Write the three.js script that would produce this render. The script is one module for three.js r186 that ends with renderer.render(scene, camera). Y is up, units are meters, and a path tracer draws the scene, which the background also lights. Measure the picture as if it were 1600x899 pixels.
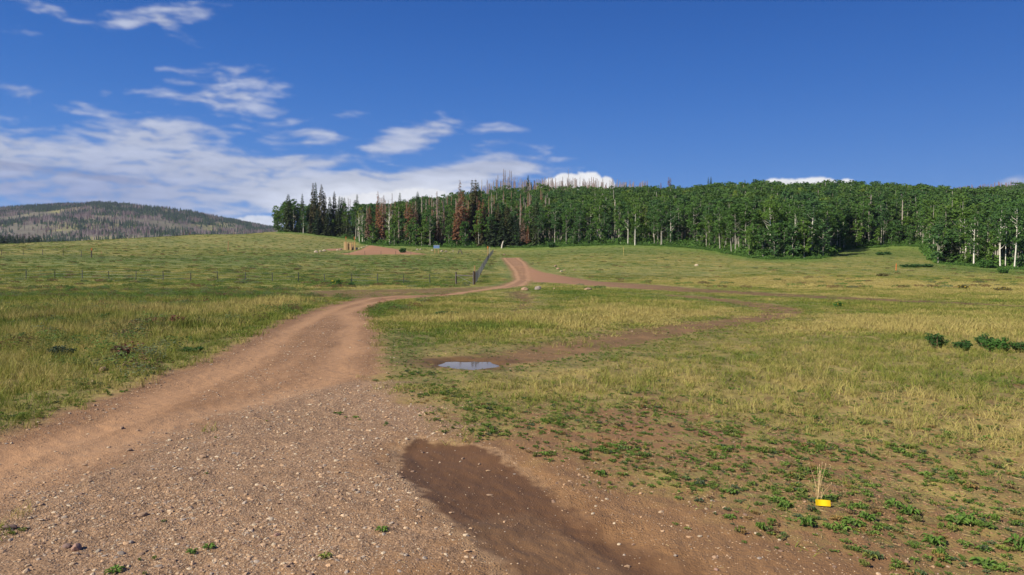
import * as THREE from 'three';
import { mergeGeometries } from 'three/addons/utils/BufferGeometryUtils.js';

// ------------------------------------------------------------------ camera
const F = 1142, PITCH = Math.atan(28.5 / F), EYE = 1.7;            // focal length in pixels of a 1600 x 899 frame
const scene = new THREE.Scene();
const camera = new THREE.PerspectiveCamera(2 * Math.atan(449.5 / F) * 180 / Math.PI, 1600 / 899, 0.1, 9000);
camera.position.set(0, EYE, 0);
camera.rotation.x = -PITCH;
const renderer = new THREE.WebGLRenderer({ antialias: true });
renderer.toneMapping = THREE.LinearToneMapping;
renderer.toneMappingExposure = 1.45;
scene.fog = new THREE.FogExp2(new THREE.Color(0.62, 0.72, 1.0), 0.00005);
renderer.shadowMap.enabled = true;

// ------------------------------------------------------------------ small maths
function rng(seed) { let s = seed >>> 0; return () => { s = (s + 0x6d2b79f5) | 0; let t = Math.imul(s ^ (s >>> 15), 1 | s); t = (t + Math.imul(t ^ (t >>> 7), 61 | t)) ^ t; return ((t ^ (t >>> 14)) >>> 0) / 4294967296; }; }
const PERM = (() => { const p = new Uint8Array(512), r = rng(77); for (let i = 0; i < 256; i++) p[i] = i; for (let i = 255; i > 0; i--) { const j = (r() * (i + 1)) | 0, t = p[i]; p[i] = p[j]; p[j] = t; } for (let i = 0; i < 256; i++) p[i + 256] = p[i]; return p; })();
const GX = new Float64Array(16), GY = new Float64Array(16);
for (let i = 0; i < 16; i++) { GX[i] = Math.cos(i * Math.PI / 8) * 1.5; GY[i] = Math.sin(i * Math.PI / 8) * 1.5; }
function noise(x, y) {                                             // gradient noise, about -1..1
  const fx = Math.floor(x), fy = Math.floor(y), X = fx & 255, Y = fy & 255, dx = x - fx, dy = y - fy;
  const u = dx * dx * dx * (dx * (dx * 6 - 15) + 10), v = dy * dy * dy * (dy * (dy * 6 - 15) + 10);
  const a = PERM[PERM[X] + Y] & 15, b = PERM[PERM[X + 1] + Y] & 15, c = PERM[PERM[X] + Y + 1] & 15, d = PERM[PERM[X + 1] + Y + 1] & 15;
  const p = GX[a] * dx + GY[a] * dy, q = GX[b] * (dx - 1) + GY[b] * dy, r = GX[c] * dx + GY[c] * (dy - 1), s = GX[d] * (dx - 1) + GY[d] * (dy - 1);
  const m = p + u * (q - p);
  return m + v * (r + u * (s - r) - m);
}
function fbm(x, y, n) { let s = 0, a = 0.5; for (let i = 0; i < n; i++) { s += a * noise(x, y); a *= 0.5; x = x * 2.03 + 17.3; y = y * 2.03 - 9.1; } return s; }
function hash2(x, y) { let h = Math.imul(x, 374761393) + Math.imul(y, 668265263) | 0; h = Math.imul(h ^ (h >>> 13), 1274126177); return ((h ^ (h >>> 16)) >>> 0) / 4294967296; }
const clamp = (x, a = 0, b = 1) => x < a ? a : x > b ? b : x;
const sstep = (a, b, x) => { const t = clamp((x - a) / (b - a)); return t * t * (3 - 2 * t); };
const lerp = (a, b, t) => a + (b - a) * t;
const lin1 = (c) => { c /= 255; return c <= 0.04045 ? c / 12.92 : Math.pow((c + 0.055) / 1.055, 2.4); };
const lin = (r, g, b) => [lin1(r), lin1(g), lin1(b)];
const SRGB = (() => { const t = new Uint8Array(4097); for (let i = 0; i <= 4096; i++) { const c = i / 4096; t[i] = Math.round(255 * (c <= 0.0031308 ? c * 12.92 : 1.055 * Math.pow(c, 1 / 2.4) - 0.055)); } return t; })();
function pchip(xs, ys) {                                           // monotone cubic through the points
  const n = xs.length, d = [], m = new Array(n).fill(0);
  for (let i = 0; i < n - 1; i++) d.push((ys[i + 1] - ys[i]) / (xs[i + 1] - xs[i]));
  m[0] = d[0]; m[n - 1] = d[n - 2];
  for (let i = 1; i < n - 1; i++) if (d[i - 1] * d[i] > 0) { const h0 = xs[i] - xs[i - 1], h1 = xs[i + 1] - xs[i], w1 = 2 * h1 + h0, w2 = h1 + 2 * h0; m[i] = (w1 + w2) / (w1 / d[i - 1] + w2 / d[i]); }
  return (x) => {
    if (x <= xs[0]) return ys[0]; if (x >= xs[n - 1]) return ys[n - 1];
    let i = 0; while (x > xs[i + 1]) i++;
    const h = xs[i + 1] - xs[i], t = (x - xs[i]) / h, t2 = t * t, t3 = t2 * t;
    return ys[i] * (2 * t3 - 3 * t2 + 1) + h * m[i] * (t3 - 2 * t2 + t) + ys[i + 1] * (-2 * t3 + 3 * t2) + h * m[i + 1] * (t3 - t2);
  };
}

// ------------------------------------------------------------------ sky (air and clouds by direction) and sun
const SUN = new THREE.Vector3(-0.74, 0.66, 0.46).normalize();
const SKY_STOPS = [[-2, 136, 172, 224], [2, 124, 165, 222], [6, 97, 146, 213], [10, 75, 128, 203], [15, 56, 110, 189], [21, 43, 94, 172], [35, 38, 82, 156], [60, 30, 68, 138], [90, 27, 62, 130]];
const skyAir = [1, 2, 3].map((c) => pchip(SKY_STOPS.map((s) => s[0]), SKY_STOPS.map((s) => lin1(s[c]))));
// thin high clouds: centre, half sizes, turn, weight (in tangents of the view times 1142, as seen from the meadow)
const CIRRUS = [
  [40, 262, 400, 58, 0.03, 0.95], [-420, 250, 420, 85, -0.05, 1.1], [250, 208, 120, 26, 0.05, 0.85], [390, 262, 150, 28, 0.06, 0.72], [330, 318, 250, 30, 0, 0.75],
  [355, 130, 95, 28, 0.14, 0.5], [365, 165, 85, 18, 0.08, 0.55], [270, 150, 60, 14, 0.1, 0.4], [645, 216, 82, 24, -0.3, 0.78], [772, 203, 42, 9, 0.1, 0.5],
  [485, 220, 70, 17, 0.05, 0.6], [500, 252, 80, 14, 0, 0.6], [640, 285, 230, 26, -0.1, 0.8], [790, 245, 70, 24, -0.1, 0.48], [560, 300, 190, 26, 0, 1.1], [735, 268, 120, 12, -0.05, 0.8],
  [70, 16, 85, 12, 0.28, 0.6], [245, 28, 95, 16, -0.1, 0.62], [285, 55, 50, 14, 0.6, 0.5], [18, 146, 56, 10, 0.1, 0.65], [175, 148, 14, 5, 0, 0.4], [22, 45, 50, 8, 0.2, 0.3], [140, 172, 60, 12, 0.1, 0.45],
  [945, 227, 25, 3, 0.05, 0.22], [880, 248, 30, 4, 0, 0.2], [1610, 290, 70, 18, -0.25, 0.75], [545, 180, 30, 9, 0, 0.3], [420, 190, 60, 12, -0.1, 0.35],
  [2100, 250, 240, 50, -0.05, 0.9], [2700, 120, 300, 60, 0.1, 0.8], [3600, 230, 500, 70, 0.05, 1.0], [-1300, 160, 420, 80, 0.1, 0.9], [-2300, 260, 500, 70, 0, 1.0], [-3400, 80, 500, 90, 0.1, 0.8], [4900, 150, 600, 100, 0, 0.9],
];
const CUMULUS = [[906, 292, 40, 20], [882, 288, 18, 15], [924, 285, 16, 15], [946, 292, 14, 14], [862, 292, 14, 12], [1255, 292, 66, 11], [1215, 289, 24, 9], [1278, 287, 26, 9], [1322, 290, 14, 9], [1590, 302, 40, 10], [590, 318, 60, 16], [540, 322, 50, 14], [405, 348, 40, 10], [655, 312, 60, 16]];
function skyColor(az, el, out) {
  const e = el * 180 / Math.PI, aa = Math.abs(az), f = (aa < 0.9 ? Math.tan(aa) : Math.tan(0.9) + (aa - 0.9) * 2.2) * Math.sign(az);
  const u = 800 + F * f, v = 421 - F * Math.tan(Math.min(el, 1.5)) / Math.max(0.35, Math.cos(Math.min(aa, 1.2)));
  const shade = 1 - 0.07 * Math.tanh(f * 1.2);
  let r = skyAir[0](e) * shade, g = skyAir[1](e) * shade, b = skyAir[2](e) * (1 - 0.05 * Math.tanh(f * 1.2));
  if (el > -0.01 && v > -900) {
    const wx = 26 * fbm(u / 130 + 3, v / 70 + 8, 3), wy = 11 * fbm(u / 120 - 7, v / 60 + 1, 3), uu = u + wx, vv = v + wy;
    let D = 0;
    for (const [cx, cy, rx, ry, tn, w] of CIRRUS) {
      const dx = uu - cx, dy = vv - cy;
      if (Math.abs(dx) > rx * 1.6 + ry || Math.abs(dy) > ry * 1.6 + Math.abs(tn) * rx * 1.6) continue;
      const c = Math.cos(tn), s = Math.sin(tn), px = (dx * c + dy * s) / rx, py = (-dx * s + dy * c) / ry, q = 1 - (px * px + py * py) * 0.62;
      if (q > 0) D += w * q * q * (3 - 2 * q) * (1 - D * 0.5);
    }
    if (D > 0.01) {
      const streak = fbm((u * 0.97 + v * 0.25 + wx) / 58, (v - u * 0.08 + wy * 0.9) / 12, 5), soft = fbm(u / 120, v / 42, 4);
      const wisp = fbm((u + v * 0.5 + 2 * wx) / 34, (v - u * 0.1 + wy) / 7, 4);
      let a = sstep(0.08, 1.2, D + 0.85 * streak + 0.55 * soft + 0.45 * wisp);
      a = Math.min(0.88, a * (0.66 + 0.3 * Math.min(1, D)));
      const grey = sstep(235, 300, v + 22 * soft) * sstep(480, 40, u) * sstep(346, 320, v - 10 * soft), bright = sstep(255, 312, v) * sstep(330, 560, u) * sstep(1100, 700, u), fine = 1 + 0.24 * streak + 0.16 * soft;
      const dark = sstep(0.1, 0.5, fbm((u - 60) / 170, (v - 270 - u * 0.12) / 16, 3) + 0.55 - Math.abs(v - 262 - (u - 60) * 0.14) / 16) * sstep(330, 190, u) * 0.45;
      const cr = lerp(lerp(0.50, 0.335, grey), 0.8, bright) * fine, cg = lerp(lerp(0.54, 0.385, grey), 0.82, bright) * fine, cb = lerp(lerp(0.67, 0.58, grey), 0.88, bright) * fine, k = 1 - 0.5 * dark;
      r = lerp(r, cr * k, a); g = lerp(g, cg * k, a); b = lerp(b, cb * (1 - 0.4 * dark), a);
    }
    let C = 0;
    for (const [cx, cy, rx, ry] of CUMULUS) {
      const dx = (u - cx) / rx, dy = (v - cy) / ry;
      if (Math.abs(dx) > 1.6 || dy < -1.7 || dy > 1.7) continue;
      const q = 1.0 - Math.sqrt(dx * dx + dy * dy); if (q > -0.6) C = Math.max(C, q * 0.9 + 0.3);
    }
    if (C > 0) {
      const bl = Math.abs(fbm(u / 17, v / 14, 4)), a = sstep(0.22, 0.40, C + 0.35 * (0.35 - bl)), k = 0.90 - 0.20 * bl + 0.03 * Math.sin(u / 9), hz = (u < 700 ? 0.72 : 1);
      r = lerp(r, k, a * hz); g = lerp(g, k * 1.005, a * hz); b = lerp(b, k * 1.03, a * hz);
    }
  }
  out[0] = r / 1.45; out[1] = g / 1.45; out[2] = b / 1.45;      // the stops are as seen at the exposure above
}
{
  const W = 4096, H = 2048, data = new Float32Array(W * H * 4), o = [0, 0, 0];
  for (let row = 0; row < H; row++) {
    const el = ((row + 0.5) / H - 0.5) * Math.PI;
    const step = el < -0.02 || el > 0.8 ? 8 : Math.abs(el) < 0.5 ? 1 : 2;
    for (let col = 0; col < W; col++) {
      const th = ((col + 0.5) / W - 0.5) * 2 * Math.PI;               // direction (cos th, ., sin th)
      const az = Math.atan2(Math.cos(th), -Math.sin(th)), seen = Math.abs(az) < 0.75;
      const i = (row * W + col) * 4;
      if (!seen && col % 4 !== 0) { data[i] = data[i - 4]; data[i + 1] = data[i - 3]; data[i + 2] = data[i - 2]; }
      else if (step > 1 && col % step !== 0 && col > 0) { data[i] = data[i - 4]; data[i + 1] = data[i - 3]; data[i + 2] = data[i - 2]; }
      else { skyColor(az, el, o); data[i] = o[0]; data[i + 1] = o[1]; data[i + 2] = o[2]; }
      data[i + 3] = 1;
    }
  }
  const t = new THREE.DataTexture(data, W, H, THREE.RGBAFormat, THREE.FloatType);
  t.mapping = THREE.EquirectangularReflectionMapping; t.magFilter = THREE.LinearFilter; t.needsUpdate = true;
  scene.background = t; scene.environment = t;
}
const sun = new THREE.DirectionalLight(new THREE.Color(1, 0.92, 0.78), 5);
sun.position.copy(SUN).multiplyScalar(400); sun.castShadow = true;
Object.assign(sun.shadow.camera, { left: -350, right: 350, top: 350, bottom: -350, near: 1, far: 1200 }); sun.shadow.mapSize.set(4096, 4096);
scene.add(sun, sun.target);

// ------------------------------------------------------------------ naming
const used = new Map();
function numbered(n) { const k = used.get(n) ?? 0; used.set(n, k + 1); return k ? n + '_' + String(k).padStart(3, '0') : n; }
function tag(o, label, category, group, kind) { if (label) o.userData.label = label; if (category) o.userData.category = category; if (group) o.userData.group = group; if (kind) o.userData.kind = kind; return o; }
function thing(name, label, category, x, y, z, turn = 0, group) { const o = new THREE.Group(); o.name = numbered(name); o.position.set(x, y, z); o.rotation.y = turn; scene.add(o); return tag(o, label, category, group); }
function part(name, geometry, material, parent) { const m = new THREE.Mesh(geometry, material); m.name = name; m.castShadow = m.receiveShadow = true; parent.add(m); return m; }
function solo(name, geometry, material, label, category, x, y, z, turn = 0, group) { const m = new THREE.Mesh(geometry, material); m.name = numbered(name); m.position.set(x, y, z); m.rotation.y = turn; m.castShadow = m.receiveShadow = true; scene.add(m); return tag(m, label, category, group); }
function copy(root, label, group) { const c = root.clone(); c.name = numbered(root.name.replace(/_\d{3}$/, '')); scene.add(c); c.userData = { ...root.userData, label: label ?? root.userData.label }; if (group) c.userData.group = group; return c; }

// ------------------------------------------------------------------ lie of the land: columns of (distance, height), named by where they run from the eye
const Y = (y, Z) => EYE + (421 - y) / F * Z;                        // height of what is seen at row y, Z metres away
const COLS = [
  [-800, [[60, 0], [85, .6], [150, 3.8], [300, 8], [420, 6], [700, 8], [1200, 20], [1700, 70], [2500, Y(356, 2500)], [3600, 90], [6000, 60]]],
  [-200, [[60, 0], [85, .6], [150, 4.0], [300, 10], [420, 7], [620, 7], [1000, 12], [1500, Y(382, 1500)], [2000, Y(356, 2000)], [2500, Y(338, 2500)], [3600, 120], [6000, 60]]],
  [0, [[60, 0], [85, .5], [150, 4.2], [220, 8.2], [300, Y(383, 300)], [420, 8], [620, 8], [1000, 15], [1500, Y(377, 1500)], [2000, Y(346, 2000)], [2500, Y(328, 2500)], [3600, 120], [6000, 60]]],
  [130, [[60, 0], [85, .5], [150, 4.2], [220, 8.6], [318, Y(378, 318)], [440, 9], [620, 9], [1000, 15], [1500, Y(374, 1500)], [2000, Y(344, 2000)], [2500, Y(319, 2500)], [3600, 120], [6000, 60]]],
  [220, [[60, 0], [85, .45], [150, 3.9], [230, 9], [330, Y(373.5, 330)], [460, 11], [620, 11], [1000, 18], [1500, Y(373, 1500)], [2000, Y(346, 2000)], [2500, Y(327, 2500)], [3600, 120], [6000, 60]]],
  [330, [[60, 0], [85, .42], [150, 3.6], [240, 9.3], [350, Y(368, 350)], [480, 14], [700, 14], [1100, 25], [1700, Y(372, 1700)], [2100, Y(357, 2100)], [2500, Y(345, 2500)], [3600, 120], [6000, 60]]],
  [440, [[60, 0], [85, .4], [150, 3.4], [250, 9.6], [350, Y(365.5, 350)], [385, Y(363, 385)], [450, 20.5], [560, 14], [1000, 25], [1700, Y(378, 1700)], [2500, Y(360, 2500)], [3600, 120], [6000, 60]]],
  [560, [[60, 0], [85, .15], [150, 2.7], [200, 5], [250, Y(391, 250)], [300, Y(384, 300)], [335, Y(377, 335)], [400, 20], [550, 28], [800, 34], [1500, 60], [2500, Y(372, 2500)], [6000, 60]]],
  [700, [[60, 0], [85, .05], [150, 2.6], [230, Y(397, 230)], [290, Y(386, 290)], [350, 18.5], [450, 31], [550, 38], [800, 40], [1500, 60], [2500, 90], [6000, 60]]],
  [800, [[60, 0], [100, .1], [150, 2.5], [200, 4.7], [240, 6.7], [278, Y(387, 278)], [350, 20], [420, 32], [490, 41], [600, 44], [1500, 60], [2500, 90], [6000, 60]]],
  [900, [[60, 0], [100, .05], [150, 2.7], [200, 5.2], [265, Y(385, 265)], [340, 20], [420, 32], [490, 41], [600, 44], [1500, 60], [2500, 90], [6000, 60]]],
  [1000, [[60, 0], [100, 0], [150, 2.8], [200, 5.5], [256, Y(383, 256)], [330, 20.5], [400, 29.5], [490, 38], [600, 42], [1500, 60], [2500, 90], [6000, 60]]],
  [1100, [[60, 0], [100, 0], [150, 2.3], [190, 4.6], [238, Y(389, 238)], [300, 17], [370, 27], [450, 34], [600, 42], [1500, 60], [2500, 90], [6000, 60]]],
  [1200, [[60, 0], [80, 0], [130, 1.3], [160, 2.5], [198, Y(405, 198)], [260, 13], [340, 25.5], [420, 33], [600, 42], [1500, 60], [2500, 90], [6000, 60]]],
  [1350, [[60, 0], [80, -.05], [130, 1.0], [170, 2.6], [205, 5.4], [242, Y(388, 242)], [300, 19], [360, 27.5], [430, 32], [600, 46], [1500, 60], [2500, 90], [6000, 60]]],
  [1450, [[60, 0], [80, -.1], [130, .9], [180, 3.1], [235, Y(386, 235)], [300, 19], [380, 27], [480, 34], [640, 52], [800, Y(324, 800)], [1100, 70], [2500, 90], [6000, 60]]],
  [1600, [[60, 0], [80, -.2], [130, .65], [165, 1.5], [220, 6], [300, 16.5], [400, 25], [500, 36], [640, 60], [800, Y(311, 800)], [1100, 80], [2500, 90], [6000, 60]]],
  [2400, [[60, 0], [80, -.2], [130, .6], [165, 1.2], [220, 5], [300, 14], [400, 22], [500, 34], [640, 55], [800, 70], [1100, 80], [2500, 90], [6000, 60]]],
];
const HT = (() => {                                                // table over sight line and log distance
  const nc = 129, nz = 700, t = new Float32Array(nc * nz), curves = COLS.map(([, c]) => { const full = [[0, 0], [30, 0], ...c]; return pchip(full.map((p) => p[0]), full.map((p) => p[1])); }), xs = COLS.map((c) => c[0]);
  for (let k = 0; k < nz; k++) {
    const Z = Math.exp(k / (nz - 1) * Math.log(7000)), across = pchip(xs, curves.map((c) => c(Z)));
    for (let i = 0; i < nc; i++) t[i * nz + k] = across(-800 + i * 25);
  }
  return { nc, nz, t, at(px, Z) {
    const a = clamp((px + 800) / 25, 0, nc - 1.001), b = clamp(Math.log(Z) / Math.log(7000) * (nz - 1), 0, nz - 1.001), i = a | 0, k = b | 0, u = a - i, v = b - k, j = i * nz + k;
    return (t[j] * (1 - v) + t[j + 1] * v) * (1 - u) + (t[j + nz] * (1 - v) + t[j + nz + 1] * v) * u;
  } };
})();
function baseHeight(x, Z) {
  if (Z < 2) return 0;
  const h = HT.at(800 + F * x / Z, Z), far = sstep(20, 70, Z);
  return h + far * (0.04 + 0.08 * sstep(80, 160, Z)) * (noise(x / 13, Z / 13) + 0.4 * noise(x / 4.1, Z / 4.1)) + sstep(900, 1500, Z) * 22 * fbm(x / 420, Z / 420, 4) * sstep(60, 160, h + 40);
}
function sight(px, py) { const y = (449.5 - py) / F, c = Math.cos(PITCH), s = Math.sin(PITCH), dy = y * c - s, dz = -y * s - c; return [(px - 800) / F / -dz, dy / -dz]; }   // per metre forward
function gp(px, py) {                                              // where the sight line through a pixel meets the land
  const [sx, sy] = sight(px, py);
  let a = 0.3, b = 0.3;
  for (; b < 4000; b *= 1.02) { if (EYE + sy * b < baseHeight(sx * b, b)) break; a = b; }
  for (let i = 0; i < 20; i++) { const m = (a + b) / 2; if (EYE + sy * m < baseHeight(sx * m, m)) b = m; else a = m; }
  return [sx * b, b];
}
const at = (px, Z) => [(px - 800) / F * Z, Z];
const topOf = (py, Z) => EYE + sight(800, py)[1] * Z;

// ------------------------------------------------------------------ what the ground is made of: signed distances and blends on grids
const onLand = (list) => list.map(([x, y]) => gp(x, y));
const POLY = {
  road: onLand([[-2600, 1500], [-700, 880], [-250, 745], [0, 680], [60, 660], [150, 624], [240, 592], [310, 567], [380, 531], [440, 500], [500, 480], [560, 466], [610, 462], [660, 461.5], [700, 458], [740, 452.5], [780, 446], [801, 437], [799, 425], [789, 412], [783, 403], [812, 402.5], [824, 411], [832, 425], [836, 437], [826, 447], [780, 452.5], [740, 458], [700, 463.5], [640, 468], [604, 473], [583, 481], [572, 490], [588, 501], [596, 520], [601, 550], [604, 585], [560, 610], [420, 650], [250, 720], [0, 830], [-900, 1400]]),
  lot: onLand([[-900, 1300], [0, 780], [230, 690], [400, 630], [540, 590], [600, 572], [622, 605], [680, 634], [694, 664], [750, 682], [830, 694], [900, 722], [960, 747], [1050, 772], [1130, 792], [1200, 826], [1300, 860], [1450, 905], [1520, 960], [1900, 1300], [2600, 2400], [800, 4000], [-2600, 3000]]),
  gravel: onLand([[-300, 900], [0, 770], [200, 690], [330, 650], [450, 612], [560, 598], [610, 596], [670, 628], [715, 668], [640, 682], [604, 700], [640, 770], [690, 830], [640, 880], [420, 960], [200, 1300], [-900, 1600]]),
  mud: onLand([[610, 697], [648, 683], [705, 690], [760, 704], [815, 728], [870, 762], [930, 800], [1000, 842], [1070, 884], [1150, 960], [1000, 1050], [820, 930], [790, 880], [745, 850], [700, 812], [655, 765], [622, 727]]),
  silt: onLand([[770, 800], [822, 786], [885, 820], [940, 858], [1000, 905], [1040, 1000], [980, 1080], [800, 940], [740, 870], [690, 818], [730, 818]]),
  loop: onLand([[780, 553], [870, 537], [960, 521], [1050, 508.5], [1130, 500], [1185, 492], [1188, 485], [1150, 477], [1080, 467], [1020, 460], [1100, 464], [1180, 473], [1240, 481], [1263, 488], [1242, 498], [1180, 507], [1080, 522], [1000, 541], [930, 553], [880, 563], [800, 573]]),
  side: onLand([[818, 414], [850, 426], [900, 434.5], [1000, 444], [1100, 452.5], [1200, 458.5], [1300, 464], [1420, 470], [1600, 479], [1700, 484], [1700, 486.5], [1600, 482], [1420, 474], [1300, 469], [1200, 464], [1150, 460.5], [1050, 456], [950, 449], [860, 442], [832, 442]]),
  spur: onLand([[480, 455], [560, 453.6], [650, 452], [745, 449], [790, 446], [745, 454], [690, 458.5], [620, 462], [560, 466], [520, 466], [480, 463]]),
  pad: onLand([[530, 397.5], [552, 394], [563, 391], [574, 384.5], [578, 383.6], [600, 387], [625, 391], [668, 398], [640, 398.6], [600, 398], [560, 399]]),
  pad2: onLand([[508, 389.2], [536, 388], [536, 391.5], [512, 391.8]]),
  puddle: onLand([[678, 566], [690, 562.5], [710, 560.5], [738, 559.8], [765, 561.5], [784, 566], [776, 571], [755, 574], [728, 575.5], [702, 573.5], [686, 570]]),
  dig: onLand([[790, 458], [812, 455], [835, 463], [830, 478], [800, 492], [812, 474]]),
};
const POLY_KEYS = Object.keys(POLY);
const BLOBS = [                                                    // [row of sight x, y, half sizes, field, weight]
  [270, 463, 270, 7, 0, .9], [520, 441, 150, 5, 0, .5], [690, 413, 100, 6, 0, .9], [600, 404, 140, 5, 0, .5], [150, 432, 120, 5, 0, .5], [240, 405, 260, 9, 0, .45], [960, 391, 190, 6, 0, .8], [1350, 396, 130, 9, 0, .9], [1560, 424, 100, 7, 0, .8], [480, 400, 80, 7, 0, .4], [880, 458, 80, 6, 0, .6], [640, 540, 50, 26, 0, .9], [680, 590, 90, 20, 0, .7], [740, 515, 90, 12, 0, .35], [1200, 545, 200, 18, 0, .35], [1480, 600, 160, 30, 0, .35],
  [960, 492, 220, 22, 1, .9], [1420, 446, 260, 14, 1, .9], [1150, 441, 200, 6, 1, .55], [430, 478, 90, 12, 1, .5], [560, 449, 140, 3, 1, .55], [60, 450, 110, 5, 1, .5], [1330, 500, 140, 12, 1, .7], [1500, 520, 160, 16, 1, .5], [690, 490, 110, 18, 1, .35], [980, 600, 150, 30, 1, .4], [120, 395, 160, 4, 1, .3],
  [330, 453.5, 170, 2, 2, .9], [1000, 431, 180, 5, 2, .5], [180, 402, 220, 4, 2, .55], [1260, 442, 90, 4, 2, .5], [1480, 418, 60, 4, 2, .4], [90, 500, 150, 18, 2, .4], [250, 515, 110, 12, 2, .5], [560, 425, 200, 5, 2, .35],
].map(([x, y, rx, ry, k, w]) => { const [X, Z] = gp(x, y), [, Za] = gp(x, y - ry), [, Zb] = gp(x, y + ry); return { X, Z, rx: rx / F * Z, rz: Math.max(0.4, Math.min((Za - Zb) / 2, 60)), k, w }; });
const GRIDS = [[-10, 10, 0, 20, 400], [-50, 50, 0, 100, 460], [-300, 300, 0, 420, 560]].map(([x0, x1, z0, z1, n]) => ({ x0, x1, z0, z1, n, f: [] }));
const NF = POLY_KEYS.length + 3;
for (const G of GRIDS) {
  for (let k = 0; k < NF; k++) G.f.push(new Float32Array(G.n * G.n));
  POLY_KEYS.forEach((key, k) => {
    const P = POLY[key], n = P.length, out = G.f[k], reach = (G.x1 - G.x0) * 0.12;
    let ax = 1e9, bx = -1e9, az = 1e9, bz = -1e9; for (const [x, z] of P) { ax = Math.min(ax, x); bx = Math.max(bx, x); az = Math.min(az, z); bz = Math.max(bz, z); }
    for (let j = 0; j < G.n; j++) for (let i = 0; i < G.n; i++) {
      const x = G.x0 + (i + 0.5) / G.n * (G.x1 - G.x0), z = G.z0 + (j + 0.5) / G.n * (G.z1 - G.z0);
      if (x < ax - reach || x > bx + reach || z < az - reach || z > bz + reach) { out[j * G.n + i] = reach; continue; }
      let d = 1e9, inside = false;
      for (let a = 0, b = n - 1; a < n; b = a++) {
        const [x1, z1] = P[a], [x2, z2] = P[b], ex = x2 - x1, ez = z2 - z1, wx = x - x1, wz = z - z1, t = clamp((wx * ex + wz * ez) / (ex * ex + ez * ez + 1e-12)), dx = wx - ex * t, dz = wz - ez * t;
        d = Math.min(d, dx * dx + dz * dz);
        if ((z1 > z) !== (z2 > z) && x < (x2 - x1) * (z - z1) / (z2 - z1) + x1) inside = !inside;
      }
      out[j * G.n + i] = inside ? -Math.sqrt(d) : Math.sqrt(d);
    }
  });
  for (let j = 0; j < G.n; j++) for (let i = 0; i < G.n; i++) {
    const x = G.x0 + (i + 0.5) / G.n * (G.x1 - G.x0), z = G.z0 + (j + 0.5) / G.n * (G.z1 - G.z0);
    for (const b of BLOBS) { const dx = (x - b.X) / b.rx, dz = (z - b.Z) / b.rz, q = dx * dx + dz * dz; if (q < 4) G.f[POLY_KEYS.length + b.k][j * G.n + i] += b.w * Math.exp(-q * 1.3); }
  }
}
const M = new Float32Array(NF);                                    // values at the last place asked for
const K = Object.fromEntries(POLY_KEYS.map((k, i) => [k, i])); K.lush = POLY_KEYS.length; K.gold = K.lush + 1; K.olive = K.lush + 2;
function ask(x, Z) {
  for (const G of GRIDS) if (x > G.x0 && x < G.x1 && Z < G.z1 && Z >= G.z0) {
    const n = G.n, a = clamp((x - G.x0) / (G.x1 - G.x0) * n - 0.5, 0, n - 1.001), b = clamp((Z - G.z0) / (G.z1 - G.z0) * n - 0.5, 0, n - 1.001), i = a | 0, j = b | 0, u = a - i, v = b - j, p = j * n + i;
    for (let k = 0; k < NF; k++) { const f = G.f[k]; M[k] = (f[p] * (1 - u) + f[p + 1] * u) * (1 - v) + (f[p + n] * (1 - u) + f[p + n + 1] * u) * v; }
    return true;
  }
  for (let k = 0; k < NF; k++) M[k] = k < POLY_KEYS.length ? 50 : 0;
  return false;
}
const PUD = gp(732, 567), TAG = gp(1286, 801);
const FRONT = pchip([300, 440, 500, 556, 566, 600, 650, 700, 780, 830, 900, 1000, 1060, 1100, 1150, 1200, 1250, 1290, 1315, 1340, 1400, 1440, 1458, 1472, 1500, 1540, 1600, 2400], [372, 372, 368, 345, 318, 300, 294, 286, 282, 276, 268, 256, 246, 236, 212, 199, 197, 204, 234, 243, 245, 236, 196, 182, 178, 173, 168, 160]);
const inForest = (x, Z) => { const px = 800 + F * x / Z; return px > 432 ? Z - FRONT(px) : -50; };
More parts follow.
